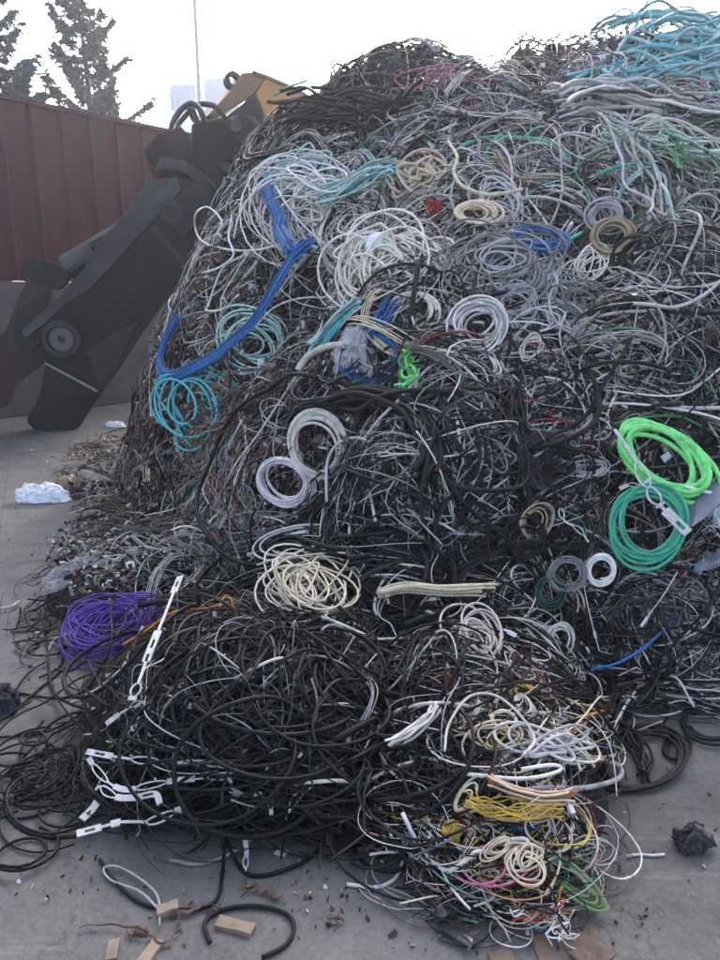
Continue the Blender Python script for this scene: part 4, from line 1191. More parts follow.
bundle('cable_bundle', 'grey cable bundle falling straight down the upper right face', 'cable bundle', [(612, 150), (630, 185), (645, 225), (652, 262)], 22, .26, .009, dict(lgrey=4, grey=3, mint=1), lift=.11, m=40, wavy=.4)
bundle('cable_bundle', 'thick black cable bundle slung below the crest on the left', 'cable bundle', [(285, 130), (330, 118), (380, 128), (430, 122)], 20, .30, .014, 'black', lift=.10, m=40, wavy=.5)
bundle('cable_bundle', 'black cable bundle curving down the middle of the heap', 'cable bundle', [(330, 420), (380, 412), (425, 430), (440, 470), (432, 500)], 9, .10, .015, 'soot', lift=.17, m=44, wavy=.35)
bundle('cable_bundle', 'flat black cable bundle crossing under the beige hank', 'cable bundle', [(292, 560), (300, 585), (340, 594), (390, 590)], 4, .05, .011, 'soot', lift=.18, m=36, wavy=.3)
bundle('cable_bundle', 'cream cable bundle with a cut end beside the cream hank', 'cable bundle', [(372, 626), (385, 616), (410, 610), (450, 612), (490, 604)], 9, .04, .0055, 'cream', lift=.14, m=34, wavy=.3)
bundle('cable_bundle', 'copper coloured cable bundle crossing the yellow wires', 'cable bundle', [(484, 798), (505, 808), (530, 816), (560, 815)], 12, .032, .0036, dict(copper=3, cream=2, tan=2), lift=.11, m=30, wavy=.25)
bundle('cable_bundle', 'yellow wire bundle draped below the copper one', 'cable bundle', [(468, 812), (490, 824), (520, 828), (552, 818)], 18, .05, .0018, dict(yellow=3, cream=1), lift=.09, m=30, wavy=.8)
bundle('cable_bundle', 'white cable bundle with cut ends left of the yellow wad', 'cable bundle', [(405, 768), (424, 756), (440, 742), (446, 730)], 9, .035, .0045, dict(ivory=2, cream=1, white=1), lift=.12, m=24, wavy=.4)
bundle('cable_bundle', 'rainbow ribbon wires fanned out on the concrete at the bottom', 'wire bundle', [(508, 918), (524, 921), (546, 922), (566, 910)], 16, .05, .0022, dict(red=2, orange=2, blue=2, purple=2, pale=3, cream=3, white=2), lift=.03, m=26, wavy=1.0)
bundle('cable_bundle', 'thin pale wires fanned out from the rainbow ribbon', 'wire bundle', [(545, 922), (555, 935), (562, 955)], 8, .05, .002, dict(pale=3, cream=2, white=2), lift=.03, m=20, wavy=1.0)
bundle('cable_bundle', 'grey stranded cable bundle lying across the concrete at the right foot', 'cable bundle', [(600, 722), (625, 740), (640, 765), (640, 785)], 8, .06, .006, dict(soot=3, dark=2), lift=.03, m=26, wavy=.5)
bundle('cable_bundle', 'rust coloured wires scattered over the fine debris on the left face', 'wire bundle', [(205, 440), (240, 425), (270, 405), (300, 392)], 20, .30, .0045, dict(rust=2, brown=3, tan=1), lift=.07, m=30, wavy=.8)


def one(name, label, pts, r, color, lift, m=44, K=9, cat='cable', ribs=False, group=None):
    P = px_path(pts, m, lift)[None]
    P[:, :, 2] = np.maximum(P[:, :, 2], r * .9)
    rad = np.full((1, m), r)
    if ribs: rad = rad * (1 + .16 * (np.arange(m) % 2))[None]
    return tag(link_arrays(name, tube_arrays(P, rad, K, pick({color: 1}, 1)), M['cable']), label, cat, group)


bundle('cable_bundle', 'pale green strands trailing across the upper right face', 'cable bundle', [(585, 150), (615, 158), (650, 164), (690, 178), (718, 184)], 18, .22, .0055, dict(mint=4, green=1, pale=3), lift=.13, m=40, wavy=.7)
bundle('cable_bundle', 'short bright green strands pointing down the upper right face', 'cable bundle', [(655, 150), (664, 168), (676, 188)], 7, .08, .005, dict(lime=3, green=1), lift=.14, m=24, wavy=.5)
one('single_cable', 'white cable curling out onto the concrete from the mound', [(388, 800), (392, 825), (398, 838), (404, 852), (402, 868), (393, 882), (375, 889), (347, 886)], .0052, 'white', [.08, .05, .02, .008, .006, .006, .006, .006])
one('single_cable', 'white cable sweeping under the yellow wad', [(416, 828), (424, 850), (438, 868), (452, 878), (470, 868), (480, 860), (500, 862), (522, 855), (520, 848), (498, 850)], .0062, 'white', [.10, .05, .05, .05, .06, .06, .06, .06, .06, .06])
one('single_cable', 'ribbed pale grey conduit bent round on the concrete', [(505, 800), (540, 795), (575, 795), (605, 788), (614, 779), (604, 770), (580, 767), (560, 768)], .0072, 'lgrey', .04, m=150, ribs=True, cat='conduit')
one('single_cable', 'white cable lying parallel behind the ribbed conduit', [(470, 790), (510, 795), (535, 792), (548, 786), (540, 782), (515, 786)], .0055, 'pale', .09)
one('single_cable', 'ivory cable end with a copper tip on the concrete', [(560, 750), (585, 762), (605, 762), (620, 760)], .0058, 'ivory', .03)
one('single_cable', 'ivory cable forming a tall loop at the front of the heap', [(452, 770), (455, 745), (470, 720), (490, 718), (510, 735), (524, 760), (515, 775)], .0042, 'ivory', .10)
one('single_cable', 'white looped cable hanging on the dark middle of the heap', [(352, 520), (352, 480), (362, 462), (380, 458), (396, 470), (398, 490), (390, 505), (394, 545)], .0075, 'pale', .20)
one('single_cable', 'ivory cable arching beside the turquoise bundle', [(318, 386), (328, 372), (345, 364), (362, 363)], .020, 'ivory', .18, cat='hose')
one('single_cable', 'pale cable curling at the right end of the grey bundle', [(455, 165), (463, 180), (460, 195), (470, 210), (490, 218), (520, 213)], .010, 'cream', .16)
one('single_cable', 'white cable swinging out over the left slope of the heap', [(300, 255), (270, 262), (240, 260), (215, 248), (210, 225), (222, 216), (236, 232), (230, 246)], .008, 'white', .14)
one('single_cable', 'white cable dangling with its end on the left slope', [(246, 226), (244, 250), (248, 268), (232, 280), (212, 284)], .008, 'white', .15)
one('single_cable', 'grey hose lying on the concrete under the white strips', [(270, 780), (268, 812), (255, 836), (232, 854), (200, 866), (170, 862)], .006, 'grey', [.08, .03, .008, .007, .007, .007])
one('single_cable', 'black cable circling the wood block on the concrete', [(210, 945), (205, 925), (222, 912), (255, 908), (285, 915), (294, 930), (285, 948), (262, 960)], .0058, 'soot', .007)
one('single_cable', 'black cable running from the mound to the bottom wires', [(238, 800), (226, 840), (222, 880), (214, 905), (180, 912), (140, 905), (112, 880), (100, 862)], .0052, 'black', .008)
one('single_cable', 'long black cable in a wide loop under the mound', [(222, 830), (240, 870), (262, 878), (300, 866), (320, 850), (335, 826)], .0058, 'black', .008)
one('single_cable', 'grey wire loop trailing over the bottom scraps', [(158, 912), (140, 895), (112, 884), (104, 872), (118, 870), (140, 882), (158, 900), (160, 930)], .003, 'lgrey', .012)
one('single_cable', 'black cable draped across the purple coil and the concrete', [(70, 628), (100, 616), (125, 618), (130, 640), (122, 662), (90, 690), (60, 700), (20, 695)], .0055, 'black', [.05, .13, .15, .15, .08, .01, .008, .008])
one('single_cable', 'pale cable crossing the concrete below the purple coil', [(72, 705), (100, 690), (125, 672), (142, 650), (152, 640)], .0052, 'pale', [.01, .01, .02, .05, .07])
one('single_cable', 'black cable hanging straight down beside the purple coil', [(46, 628), (48, 650), (52, 690), (70, 705), (95, 712)], .006, 'black', .012)
one('single_cable', 'pale straight cable stub poking from the left debris', [(0, 612), (12, 610), (20, 605)], .008, 'pale', .02)
one('single_cable', 'green wire stub standing in the black mound', [(297, 725), (302, 740), (306, 758), (306, 790)], .002, 'green', .13)
one('single_cable', 'white cable hanging at the right edge foot of the heap', [(668, 648), (690, 656), (705, 664), (722, 668)], .0062, 'white', .07)
one('single_cable', 'white cable running from the lime coil to the right edge', [(672, 500), (690, 505), (705, 508), (718, 510)], .008, 'white', .15)
one('single_cable', 'grey drooping cable beside the right foot of the heap', [(648, 680), (655, 700), (668, 710), (685, 706), (692, 690)], .005, 'grey', .03)
one('single_cable', 'white bead chain strip lying alone on the concrete', [(626, 857), (640, 856), (652, 857), (664, 856)], .0032, 'white', .006, m=36, ribs=True, cat='strip')
one('single_cable', 'thin blue wire lying faint on the concrete', [(588, 825), (605, 827), (618, 830), (616, 842), (610, 848)], .0018, 'slate', .005, cat='wire')
one('single_cable', 'straight grey blue rod across the front wires', [(420, 872), (440, 862), (458, 852)], .0035, 'slate', .09, cat='rod')
one('single_cable', 'thin green cable on top of the black crest', [(286, 112), (300, 104), (318, 98)], .010, 'teal', .16)


# ---- white punched strips (cable supports)
def ribbon(P, S, U, o0, o1, th):
    m = len(P)
    c = [P + S * o0 - U * th, P + S * o1 - U * th, P + S * o1 + U * th, P + S * o0 + U * th]
    V = np.stack(c, 1).reshape(-1, 3); Q = []
    for i in range(m - 1):
        for k in range(4):
            Q.append((i * 4 + k, i * 4 + (k + 1) % 4, (i + 1) * 4 + (k + 1) % 4, (i + 1) * 4 + k))
    Q.append((0, 3, 2, 1)); e = (m - 1) * 4; Q.append((e, e + 1, e + 2, e + 3))
    return V, np.array(Q), np.zeros((len(V), 3))


def strip(label, pts, width, pattern, lift=.15, th=.003, mat=None):
    m = 121
    P = px_path(pts, m, lift)
    T = np.gradient(P, axis=0); T /= np.linalg.norm(T, axis=1, keepdims=True) + 1e-9
    nn = normal(P[:, 0], P[:, 1]); nn = nn * .5 + (CAM - P) / np.linalg.norm(CAM - P, axis=1, keepdims=True) * .5
    S = np.cross(T, nn); S /= np.linalg.norm(S, axis=1, keepdims=True); U = np.cross(S, T)
    P[:, 2] = np.maximum(P[:, 2], width * .25)
    w = width * .42; tot = sum(l for k, l in pattern); a = 0; arrs = []
    for kind, l in pattern:
        i0 = int(round(a / tot * (m - 1))); a += l; i1 = int(round(a / tot * (m - 1)))
        if i1 - i0 < 2: continue
        sl = slice(i0, i1 + 1); p, s, u = P[sl], S[sl], U[sl]
        if kind == 'solid': arrs.append(ribbon(p, s, u, -w, w, th))
        elif kind == 'neck': arrs.append(ribbon(p, s, u, -w * .35, w * .35, th))
        elif kind == 'slot':
            arrs.append(ribbon(p, s, u, -w, -w * .38, th)); arrs.append(ribbon(p, s, u, w * .38, w, th))
        elif kind == 'open':
            b = np.sin(np.linspace(0, PI, len(p)))[:, None] ** .5 * w * 1.15
            arrs.append(ribbon(p + s * b, s, u, -w * .2, w * .2, th)); arrs.append(ribbon(p - s * b, s, u, -w * .2, w * .2, th))
    o = link_arrays('punched_strip', join_arrays(arrs), mat or M['whiteplastic'])
    for p in o.data.polygons: p.use_smooth = False
    return tag(o, label, 'plastic strip', 'white punched plastic strips')


END = [('solid', 1), ('slot', 1.2), ('solid', .8)]
strip('long white punched strip standing upright beside the purple coil', [(192, 603), (186, 622), (177, 648), (166, 676), (158, 700), (150, 722)], .034, END + [('neck', 5), ('solid', 1), ('slot', 1), ('solid', .8), ('slot', 1), ('neck', 3), ('open', 2), ('solid', .6)], .13)
strip('white punched strip hooked on the teal coil', [(604, 452), (622, 480), (634, 505), (644, 522), (654, 533), (670, 550)], .050, [('neck', 3), ('open', 2.5), ('open', 2.5), ('solid', .5), ('neck', 1), ('solid', 2), ('slot', 1.2), ('solid', .5)], .22)
strip('white punched strip along the top of the three on the mound', [(108, 772), (125, 775), (145, 778), (165, 780), (190, 780), (212, 782), (238, 784)], .022, END + [('neck', 2), ('open', 2.5), ('neck', 1), ('solid', 2), ('slot', 2), ('solid', 1)], .13)
strip('white punched strip bent from the top one down into the mound', [(108, 777), (116, 790), (128, 803), (142, 808), (160, 804), (185, 798), (212, 795), (240, 792)], .020, [('solid', 1), ('open', 3), ('neck', 1), ('solid', 3), ('open', 3), ('solid', 2), ('neck', 1), ('open', 2)], .12)
strip('white punched strip curling round in the middle of the mound front', [(112, 810), (118, 806), (124, 812), (135, 817), (150, 816), (168, 812), (172, 822)], .022, [('neck', 2), ('open', 3), ('solid', 3), ('slot', 1), ('solid', 2)], .12)
strip('short white punched strip with a squared end left of the curled one', [(84, 836), (92, 828), (100, 820), (106, 812)], .028, END + [('solid', 2)], .06)
strip('lowest white punched strip with an open loop near its right end', [(80, 863), (98, 858), (118, 852), (145, 846), (160, 842), (178, 830), (194, 822)], .024, END + [('neck', 1), ('solid', 1), ('neck', 3), ('open', 4), ('solid', 1.5)], .10)
strip('crumpled white punched strip at the upper left of the mound', [(122, 740), (138, 728), (152, 720), (165, 722)], .020, [('solid', 2), ('neck', 2), ('open', 2), ('solid', 2)], .10)
strip('thin white strip hanging on the front of the mound', [(277, 773), (278, 795), (272, 812), (272, 828)], .014, [('solid', 1), ('neck', 5), ('open', 2), ('solid', 1)], .09)
strip('split white strip slanting down the front of the mound', [(316, 784), (306, 800), (294, 812), (288, 826)], .020, [('slot', 4), ('open', 4), ('neck', 1)], .09)
strip('white strip leaning diagonally at the right of the mound front', [(334, 776), (342, 790), (354, 806), (366, 826)], .013, [('solid', 5), ('slot', 1), ('solid', 2)], .08)
strip('white strip standing with a triangular wire end on the concrete', [(245, 838), (247, 855), (246, 866), (246, 876)], .016, [('solid', 4), ('open', 3), ('neck', .6)], .02)
strip('short white strip with slot in the beige hank end', [(640, 492), (632, 500), (622, 498), (612, 502)], .02, [('solid', 1), ('open', 2), ('solid', 1)], .15)
strip('curved white strip in the pale cables below the teal coil', [(552, 520), (556, 532), (570, 540), (580, 552)], .022, [('open', 3), ('neck', 3), ('open', 3), ('neck', 2)], .14)
strip('thin white strip running down the right foot of the heap', [(577, 592), (582, 615), (590, 640), (595, 655)], .012, [('neck', 6), ('solid', 1), ('neck', 3)], .10)
strip('pale strip slanting over the cables at the right foot', [(668, 580), (655, 602), (642, 620), (634, 632)], .013, [('neck', 6), ('solid', 2)], .12)


# ---- plastic film, wads, caps, sheets
def crumple(name, label, cat, px, py, rx, ry, mat, amp=.35, freq=3.0, flat=.5, lift=.06, seed=0, ang=0, col=None, group=None):
    c = at(px, py, lift); dist = np.linalg.norm(c - CAM); s = dist / F * 1.0
    n = normal(c[0:1], c[1:2])[0]; n = n * .6 + (CAM - c) / dist * .4; n /= np.linalg.norm(n)
    right = np.cross([0, 1, 0.], n) if abs(n[1]) < .9 else np.array([1., 0, 0]); right = np.array([1., 0, 0]) - n * n[0]; right /= np.linalg.norm(right); up = np.cross(n, right)
    ca, sa = math.cos(R_(ang)), math.sin(R_(ang)); r2 = right * ca + up * sa; u2 = up * ca - right * sa
    bm = bmesh.new(); bmesh.ops.create_icosphere(bm, subdivisions=5, radius=1)
    for v in bm.verts:
        p = v.co.copy(); q = p * freq + Vector((seed * 7.1, seed * 3.3, 1.7))
        n1 = mnoise.noise(q * .5); n2 = mnoise.noise(q * .8 + Vector((3, 5, 1))); n3 = mnoise.noise(q * 1.5)
        f = 1 + amp * (.8 * n1 + .5 * (abs(n2) * 2 - .5) - .25 * (abs(n3) * 2 - .4))
        w = np.array(c) + r2 * (p.x * f * rx * s) + u2 * (p.y * f * ry * s) + n * (p.z * f * min(rx, ry) * s * flat)
        w[2] = max(w[2], .004)
        v.co = Vector(w)
    lo = c.copy(); lo[2] = min(v.co.z for v in bm.verts)
    o = bm_obj(name, bm, mat, None, tuple(lo), smooth=True)
    if col is not None:
        a = o.data.attributes.new('Col', 'FLOAT_COLOR', 'POINT')
        a.data.foreach_set('color', np.tile(np.array([*col, 1.0], np.float32), len(o.data.vertices)))
    return tag(o, label, cat, group)


def film(name, label, cat, px, py, rx, ry, mat, puff=.6, freq=2.6, lift=.05, seed=0, ang=0, col=None, group=None):
    """a crumpled sheet of film or cloth: ragged outline, pinched folds, lying on what is under it"""
    c = at(px, py, lift * .35); dist = np.linalg.norm(c - CAM); s = dist / F
    n = normal(c[0:1], c[1:2])[0]; n = n * .6 + (CAM - c) / dist * .4; n /= np.linalg.norm(n)
    right = np.array([1., 0, 0]) - n * n[0]; right /= np.linalg.norm(right); up = np.cross(n, right)
    ca, sa = math.cos(R_(ang)), math.sin(R_(ang)); r2 = right * ca + up * sa; u2 = up * ca - right * sa
    g = 46; bm = bmesh.new(); rows = []
    rm = min(rx, ry) * s
    for j in range(g):
        row = []
        for i in range(g):
            a, b = (i / (g - 1)) * 2 - 1, (j / (g - 1)) * 2 - 1
            th = math.atan2(b, a); rr = max(abs(a), abs(b))                       # square grid to disc
            edge = 1 + .30 * mnoise.noise(Vector((math.cos(th) * 1.4 + seed * 3.1, math.sin(th) * 1.4, seed))) + .12 * mnoise.noise(Vector((math.cos(th) * 4, math.sin(th) * 4, seed * 2.0)))
            X_, Y_ = math.cos(th) * rr * edge, math.sin(th) * rr * edge
            q = Vector((X_ * freq + seed * 5.7, Y_ * freq, seed * 1.3))
            wq = q + Vector((mnoise.noise(q * .8), mnoise.noise(q * .8 + Vector((9, 2, 4))), 0)) * .7
            f1 = abs(mnoise.noise(wq)); f2 = abs(mnoise.noise(wq * 2.1 + Vector((4, 4, 4)))); f3 = mnoise.noise(wq * 4.5)
            h = puff * (max(0, 1 - rr ** 2.2) * .75 + (.55 - 1.1 * f1) * .55 + (.3 - f2) * .35 + f3 * .10)
            sh = .10 * mnoise.noise(wq * 1.3 + Vector((1, 7, 2)))
            w = np.array(c) + r2 * ((X_ + sh) * rx * s) + u2 * ((Y_ - sh) * ry * s) + n * (h * rm)
            w[2] = max(w[2], .005 + .004 * abs(f3))
            row.append(bm.verts.new(Vector(w)))
        rows.append(row)
    for j in range(g - 1):
        for i in range(g - 1): bm.faces.new((rows[j][i], rows[j][i + 1], rows[j + 1][i + 1], rows[j + 1][i]))
    lo = c.copy(); lo[2] = min(v.co.z for v in bm.verts)
    o = bm_obj(name, bm, mat, None, tuple(lo), smooth=True)
    so = o.modifiers.new('thickness', 'SOLIDIFY'); so.thickness = .0012
    if col is not None:
        a = o.data.attributes.new('Col', 'FLOAT_COLOR', 'POINT')
        a.data.foreach_set('color', np.tile(np.array([*col, 1.0], np.float32), len(o.data.vertices)))
    return tag(o, label, cat, group)


def crumple2(name, label, cat, px, py, rx, ry, mat, amp, freq, flat, lift, seed, ang, col=None, group=None):
    return film(name, label, cat, px, py, rx * 1.05, ry * 1.05, mat, .5 + amp, freq * 1.1, lift, seed, ang, col, group)


crumple2('plastic_bag', 'white plastic bag lying on the concrete at the left heap edge', 'plastic bag', 43, 499, 25, 13, M['bag'], .28, 2.2, .7, .05, 1, -8)
crumple2('paper_wad', 'beige crumpled paper against the white plastic bag', 'paper', 68, 486, 13, 7, M['chip'], .3, 2.4, .7, .05, 5, 0, PAL['tan'])
crumple2('plastic_bag', 'clear crumpled plastic bag caught inside the blue coil', 'plastic bag', 366, 357, 23, 30, M['clear'], .4, 2.2, .6, .19, 2, -25)
crumple2('cloth_wad', 'yellow foam wad among the front wires', 'foam', 455, 838, 9, 10, M['chip'], .7, 1.8, .8, .11, 3, 0, PAL['yellow'])
coil('cloth_strips', 'frayed cream strips snagged above the white hank near the crest', 'rag', 415, 174, 22, 14, 15, 9, .010, dict(cream=3, tan=1), strands=2, spread=.4, mess=1.0, lift=.14, shift=.45)
crumple2('black_bag', 'small black lump of knotted plastic alone on the concrete', 'plastic lump', 692, 845, 15, 13, M['blackplastic'], .75, 1.8, .8, .04, 6, 0)
crumple2('plastic_scrap', 'small red plastic scrap near the flat cream coil', 'plastic scrap', 437, 216, 8, 8, M['chip'], .6, 2.4, .8, .16, 7, 30, PAL['red'])
crumple('plastic_scrap', 'small white block of plastic lying on the ivory hank', 'plastic scrap', 389, 264, 11, 8, M['bag'], .12, 1.2, .6, .19, 8, 30)
crumple2('plastic_scrap', 'pale blue plastic scrap right of the clear bag', 'plastic scrap', 409, 363, 8, 6, M['chip'], .25, 2, .7, .17, 9, 0, (.33, .42, .62))
crumple2('plastic_scrap', 'white film scrap below the light green strands', 'plastic scrap', 420, 418, 13, 9, M['bag'], .45, 2.5, .3, .14, 10, -40)
crumple2('plastic_scrap', 'white film shred beside the green strands', 'plastic scrap', 438, 407, 10, 6, M['bag'], .45, 2.5, .3, .15, 11, 30)
crumple2('plastic_bag', 'white torn plastic sheet at the right edge below the lime coil', 'plastic sheet', 711, 515, 12, 17, M['bag'], .35, 2.0, .5, .15, 12, 20)
crumple2('plastic_scrap', 'pale grey film bundled at the upper edge of the left debris', 'plastic scrap', 116, 427, 10, 5, M['bag'], .3, 2.4, .6, .05, 13, 0)
crumple2('plastic_scrap', 'teal plastic scrap left of the neat white ring', 'plastic scrap', 243, 446, 10, 15, M['chip'], .5, 2.4, .3, .12, 14, 20, (.16, .29, .29))
def plug(label, px, py, L, deg, mat, lift):
    c = at(px, py, lift); n = normal(c[0], c[1]); a = R_(deg)
    x = np.array([math.cos(a), 0, math.sin(a)]); x = x - n * (x @ n); x /= np.linalg.norm(x); y = np.cross(n, x)
    root = tag(empty('plug', tuple(c)), label, 'plug')
    bm = bmesh.new(); bm_box(bm, c, (L, L * .62, L * .42), (Vector(x), Vector(y), Vector(n))); hs_ = bm_obj('housing', bm, mat, root, bevel=L * .08)
    bm = bmesh.new(); bm_cyl(bm, c - x * L * .48, c - x * L * 1.05, L * .17, L * .10, 12); bm_obj('strain_relief', bm, mat, root, smooth=True)
    for k in (-1, 1):
        bm = bmesh.new(); p = c + x * L * .5 + y * (L * .16 * k); bm_cyl(bm, p, p + x * L * .35, L * .05, L * .05, 8); bm_obj('pin', bm, M['brightsteel'], hs_)


plug('white plug at the end of a cable by the orange wires', 500, 665, .034, 45, M['bag'], .13)
plug('white moulded plug at the end of the copper bundle', 556, 826, .026, -100, M['whiteplastic'], .10)
plug('grey plug left of the cream hank', 431, 621, .026, 20, M['hosegrey'], .14)
plug('smaller grey plug below another one left of the cream hank', 428, 631, .022, 130, M['hosegrey'], .13)
crumple2('plastic_scrap', 'orange plastic scrap high on the right face', 'plastic scrap', 622, 170, 9, 6, M['chip'], .5, 2.5, .4, .15, 19, -30, (.50, .20, .09))
crumple2('plastic_scrap', 'pinkish cloth scrap on the dark middle of the heap', 'cloth scrap', 403, 470, 9, 5, M['chip'], .4, 2.2, .6, .16, 20, -10, (.33, .15, .16))
crumple2('plastic_scrap', 'dark red pouch at the right foot below the teal coil', 'pouch', 681, 577, 5, 10, M['chip'], .2, 1.5, .5, .1, 21, 10, (.12, .02, .03))
crumple2('plastic_scrap', 'crumpled navy blue plastic at the left edge of the concrete', 'plastic scrap', 2, 708, 13, 20, M['chip'], .4, 2.2, .8, .05, 22, 30, (.012, .014, .030))
for i, (x, y, rx, ry, a) in enumerate(((70, 580, 14, 5, 25), (60, 596, 10, 5, 30), (92, 570, 14, 4.5, 15), (113, 572, 10, 4, 0), (130, 566, 5, 9, -30), (55, 590, 7, 4, 0))):
    crumple2('hose_scrap', ['long pale hose scrap in the debris above the purple coil', 'pale bent hose scrap nearest the concrete edge', 'white hose scrap with a split end in the left debris', 'grey hose scrap right of the split white one',
                           'upturned pale hose scrap at the right of the left debris', 'short pale hose scrap beside the bent one'][i], 'hose scrap', x, y, rx * 1.15, ry * 1.3, M['hosegrey'], .35, 2.2, .8, .16, 30 + i, a, None, 'pale hose scraps in the left debris')
for i, (x, y, rx, ry, a, l) in enumerate(((65, 473, 18, 4, 20, 'cream twisted hose scrap above the white plastic bag'), (95, 482, 15, 4, -15, 'cream flattened hose scrap right of the beige paper'), (85, 520, 18, 4, 15, 'cream hose scrap just below the white plastic bag'))):
    crumple2('hose_scrap', l, 'hose scrap', x, y, rx, ry, M['chip'], .35, 2.2, .8, .14, 40 + i, a, (.42, .37, .29), 'cream hose scraps beside the plastic bag')


def block(name, label, cat, px, py, L, W, T, deg, mat, tilt=0.0, z=0.0, warp=.004, group=None):
    c = at(px, py); 
    bm = bmesh.new()
    a = R_(deg); ax = (Vector((math.cos(a), math.sin(a), tilt)).normalized(),); ay = Vector((-math.sin(a), math.cos(a), 0)); az = ax[0].cross(ay)
    bm_box(bm, (c[0], c[1], c[2] + T / 2 + z + abs(tilt) * L / 2), (L, W, T), (ax[0], ay, az))
    bmesh.ops.subdivide_edges(bm, edges=bm.edges[:], cuts=3, use_grid_fill=True)
    for v in bm.verts: v.co += Vector([mnoise.noise(v.co * 30 + Vector((k * 9.0, 0, 0))) * warp for k in range(3)])
    lo = (c[0], c[1], min(v.co.z for v in bm.verts))
    return tag(bm_obj(name, bm, mat, None, lo, bevel=0), label, cat, group)


block('wood_block', 'flat wood block inside the black cable circle', 'wood block', 235, 928, .105, .032, .014, -16, M['wood'])
block('wood_block', 'short wood block standing at the very bottom edge', 'wood block', 113, 955, .028, .06, .02, 10, M['wood'])
block('wood_block', 'wood stick with a split top at the bottom edge', 'wood block', 150, 955, .032, .085, .012, -18, M['wood'])
block('wood_block', 'bound wood piece tied into the rusty strips', 'wood block', 168, 913, .055, .03, .022, 20, M['wood'])
block('cardboard_scrap', 'torn brown board corner on the concrete at the bottom', 'board scrap', 588, 950, .10, .085, .006, 30, M['card'], warp=.014)
block('cardboard_scrap', 'brown board strip left of the torn corner', 'board scrap', 545, 952, .05, .09, .008, 8, M['card'], .1)
block('cardboard_scrap', 'small brown board piece cut by the bottom edge', 'board scrap', 502, 962, .06, .05, .01, 12, M['card'])
block('plastic_moulding', 'curved black plastic moulding at the front foot of the wires', 'moulding', 452, 932, .15, .055, .006, -48, M['blackplastic'], .15, warp=.018)
block('plastic_moulding', 'black plastic moulding half hidden under the wires', 'moulding', 441, 912, .06, .07, .03, 20, M['blackplastic'], .1, warp=.014)
block('plastic_tab', 'small white plastic tab beside the rainbow ribbon wires', 'plastic tab', 527, 930, .012, .035, .004, -10, M['whiteplastic'])
block('plastic_tab', 'white plastic tab on the concrete below the mound', 'plastic tab', 281, 852, .035, .022, .003, -20, M['whiteplastic'], warp=.006)
block('plastic_tab', 'small white tag on the concrete left of the purple coil', 'plastic tab', 38, 632, .022, .03, .004, 15, M['whiteplastic'])
block('plastic_sheet', 'blue grey sheet panel leaning at the right edge of the heap', 'sheet', 693, 545, .26, .20, .012, 20, M['greyplastic'], .7, .10, warp=.02)
block('plastic_sheet', 'second blue grey sheet panel lower at the right edge', 'sheet', 708, 582, .16, .18, .012, -20, M['greyplastic'], .5, .06, warp=.02)


def rusty(label, pts, w, lift=.012, mat=None, name='rusty_strip'):
    m = 40; P = px_path(pts, m, lift); T = np.gradient(P, axis=0); T /= np.linalg.norm(T, axis=1, keepdims=True)
    tw = np.linspace(0, 2.2, m) + rng.uniform(0, 3)
    S0 = np.cross(T, np.array([[0, 0, 1.]])); S0 /= np.linalg.norm(S0, axis=1, keepdims=True); U0 = np.cross(S0, T)
    S = S0 * np.cos(tw)[:, None] + U0 * np.sin(tw)[:, None] * .6; U = np.cross(S, T)
    P = P + S0 * (osc(1, 5, np.linspace(0, 1, m))[0] * w * .5)[:, None]
    P[:, 2] = np.maximum(P[:, 2], w * .55)
    o = link_arrays(name, ribbon(P, S, U, -w / 2, w / 2, .0015), mat or M['rust'])
    return tag(o, label, 'metal strip', 'rusty strips on the concrete')

rusty('long thin rusty strip reaching left at the bottom', [(80, 930), (105, 929), (130, 930), (148, 932)], .008)
rusty('rusty strip curled under the bound wood piece', [(148, 940), (165, 944), (178, 935), (180, 918), (172, 910)], .010)
rusty('rusty strip running right from the bound wood piece', [(170, 918), (190, 915), (205, 908), (222, 912)], .014)
rusty('coppery crumpled strip above the flat wood block', [(242, 884), (252, 890), (264, 893), (278, 903)], .020)
rusty('second coppery strip beside the crumpled one', [(240, 900), (252, 893), (262, 892), (272, 898)], .010)
rusty('wide rusty flake at the lower left of the bound wood', [(128, 938), (138, 934), (146, 940)], .022)
rusty('rusty scrap strip left of the black mouldings', [(420, 878), (436, 885), (448, 892)], .012)
rusty('rusty bent strip at the foot of the front wires', [(438, 894), (444, 900), (450, 905), (446, 912)], .012)
rusty('orange rusty sliver right of the green hank', [(598, 894), (608, 893), (618, 890)], .008)
rusty('dark brown leaf shaped flake on the right concrete', [(604, 864), (612, 862), (618, 866)], .012)
rusty('brown leaf shaped flake alone on the middle concrete', [(330, 924), (336, 920), (339, 926)], .014)
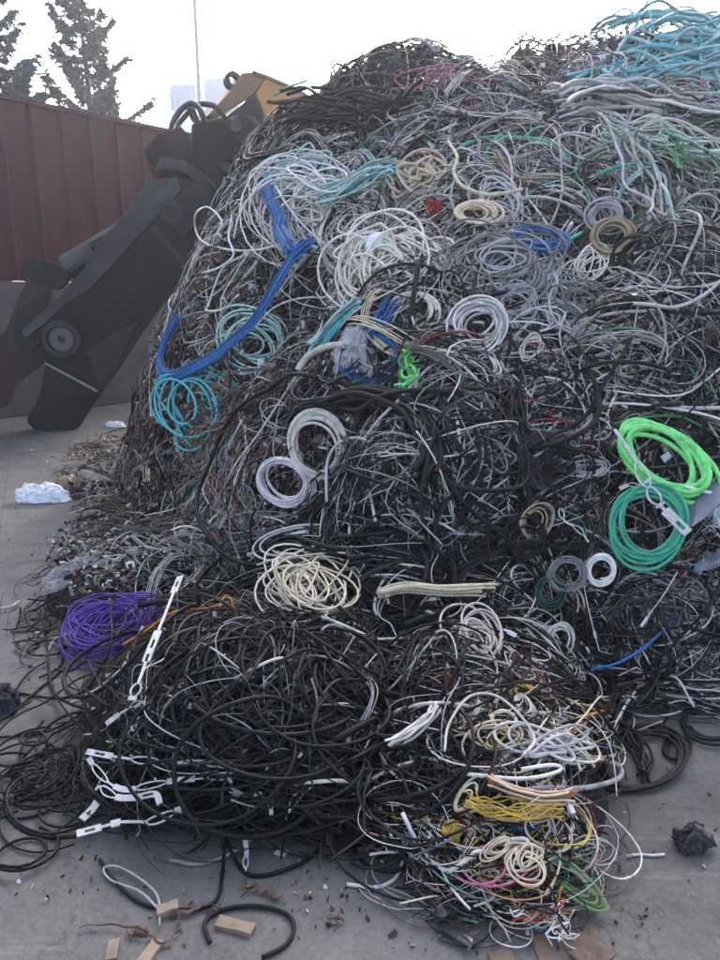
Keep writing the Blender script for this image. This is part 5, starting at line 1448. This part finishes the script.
# ================================================================== LIGHT, SKY, CAMERA
EL, AZ = 24.0, 14.0            # sun low beyond the heap, a little to the right
EXPOSURE = 2.8
w = bpy.data.worlds.new('World'); scene.world = w; w.use_nodes = True
nt = w.node_tree; bg = nt.nodes['Background']
sky = nt.nodes.new('ShaderNodeTexSky'); sky.sky_type = 'NISHITA'; sky.sun_disc = False
sky.sun_elevation = R_(EL); sky.sun_rotation = R_(AZ); sky.air_density = .45; sky.dust_density = 6.0; sky.ozone_density = 1.0
hs = nt.nodes.new('ShaderNodeHueSaturation'); hs.inputs['Saturation'].default_value = .78
nt.links.new(sky.outputs[0], hs.inputs['Color']); nt.links.new(hs.outputs[0], bg.inputs[0]); bg.inputs[1].default_value = .13
ld = bpy.data.lights.new('sun', 'SUN'); ld.energy = .9; ld.angle = R_(14); ld.color = (1, .95, .88)
sun = bpy.data.objects.new('sun', ld); COL.objects.link(sun)
dirv = Vector((math.sin(R_(AZ)) * math.cos(R_(EL)), math.cos(R_(AZ)) * math.cos(R_(EL)), math.sin(R_(EL))))
sun.rotation_euler = dirv.to_track_quat('Z', 'Y').to_euler(); sun.location = (0, 0, 30)

cd = bpy.data.cameras.new('camera'); cam = bpy.data.objects.new('camera', cd); COL.objects.link(cam)
cam.location = tuple(CAM); cam.rotation_euler = (R_(90) - PITCH, 0, 0)
cd.sensor_fit = 'HORIZONTAL'; cd.sensor_width = 36.0; cd.lens = 36.0 * F / 720.0; cd.clip_start = .05; cd.clip_end = 2000
scene.camera = cam
vs = scene.view_settings
vs.view_transform = 'Standard'; vs.look = 'None'; vs.exposure = EXPOSURE; vs.gamma = 1.0; vs.use_curve_mapping = False
vs.use_white_balance = False
scene.render.resolution_x = 768; scene.render.resolution_y = 1024

# ---- thin air veil added to stand in for lens glare
VEIL_DENSITY = 0.0021
bm = bmesh.new(); bm_box(bm, (0, 55, 13.0), (90, 122, 28.0))
hz = bm_obj('glare_veil', bm, None)
mh = bpy.data.materials.new('glare_veil_air'); mh.use_nodes = True
t_ = mh.node_tree; t_.nodes.clear()
ou = t_.nodes.new('ShaderNodeOutputMaterial'); pv = t_.nodes.new('ShaderNodeVolumePrincipled')
pv.inputs['Color'].default_value = (.86, .90, 1, 1); pv.inputs['Density'].default_value = VEIL_DENSITY; pv.inputs['Anisotropy'].default_value = .45
t_.links.new(pv.outputs[0], ou.inputs['Volume'])
hz.data.materials.append(mh)
tag(hz, 'thin pale air added over the yard as lens glare', 'glare_veil', None, 'stuff')
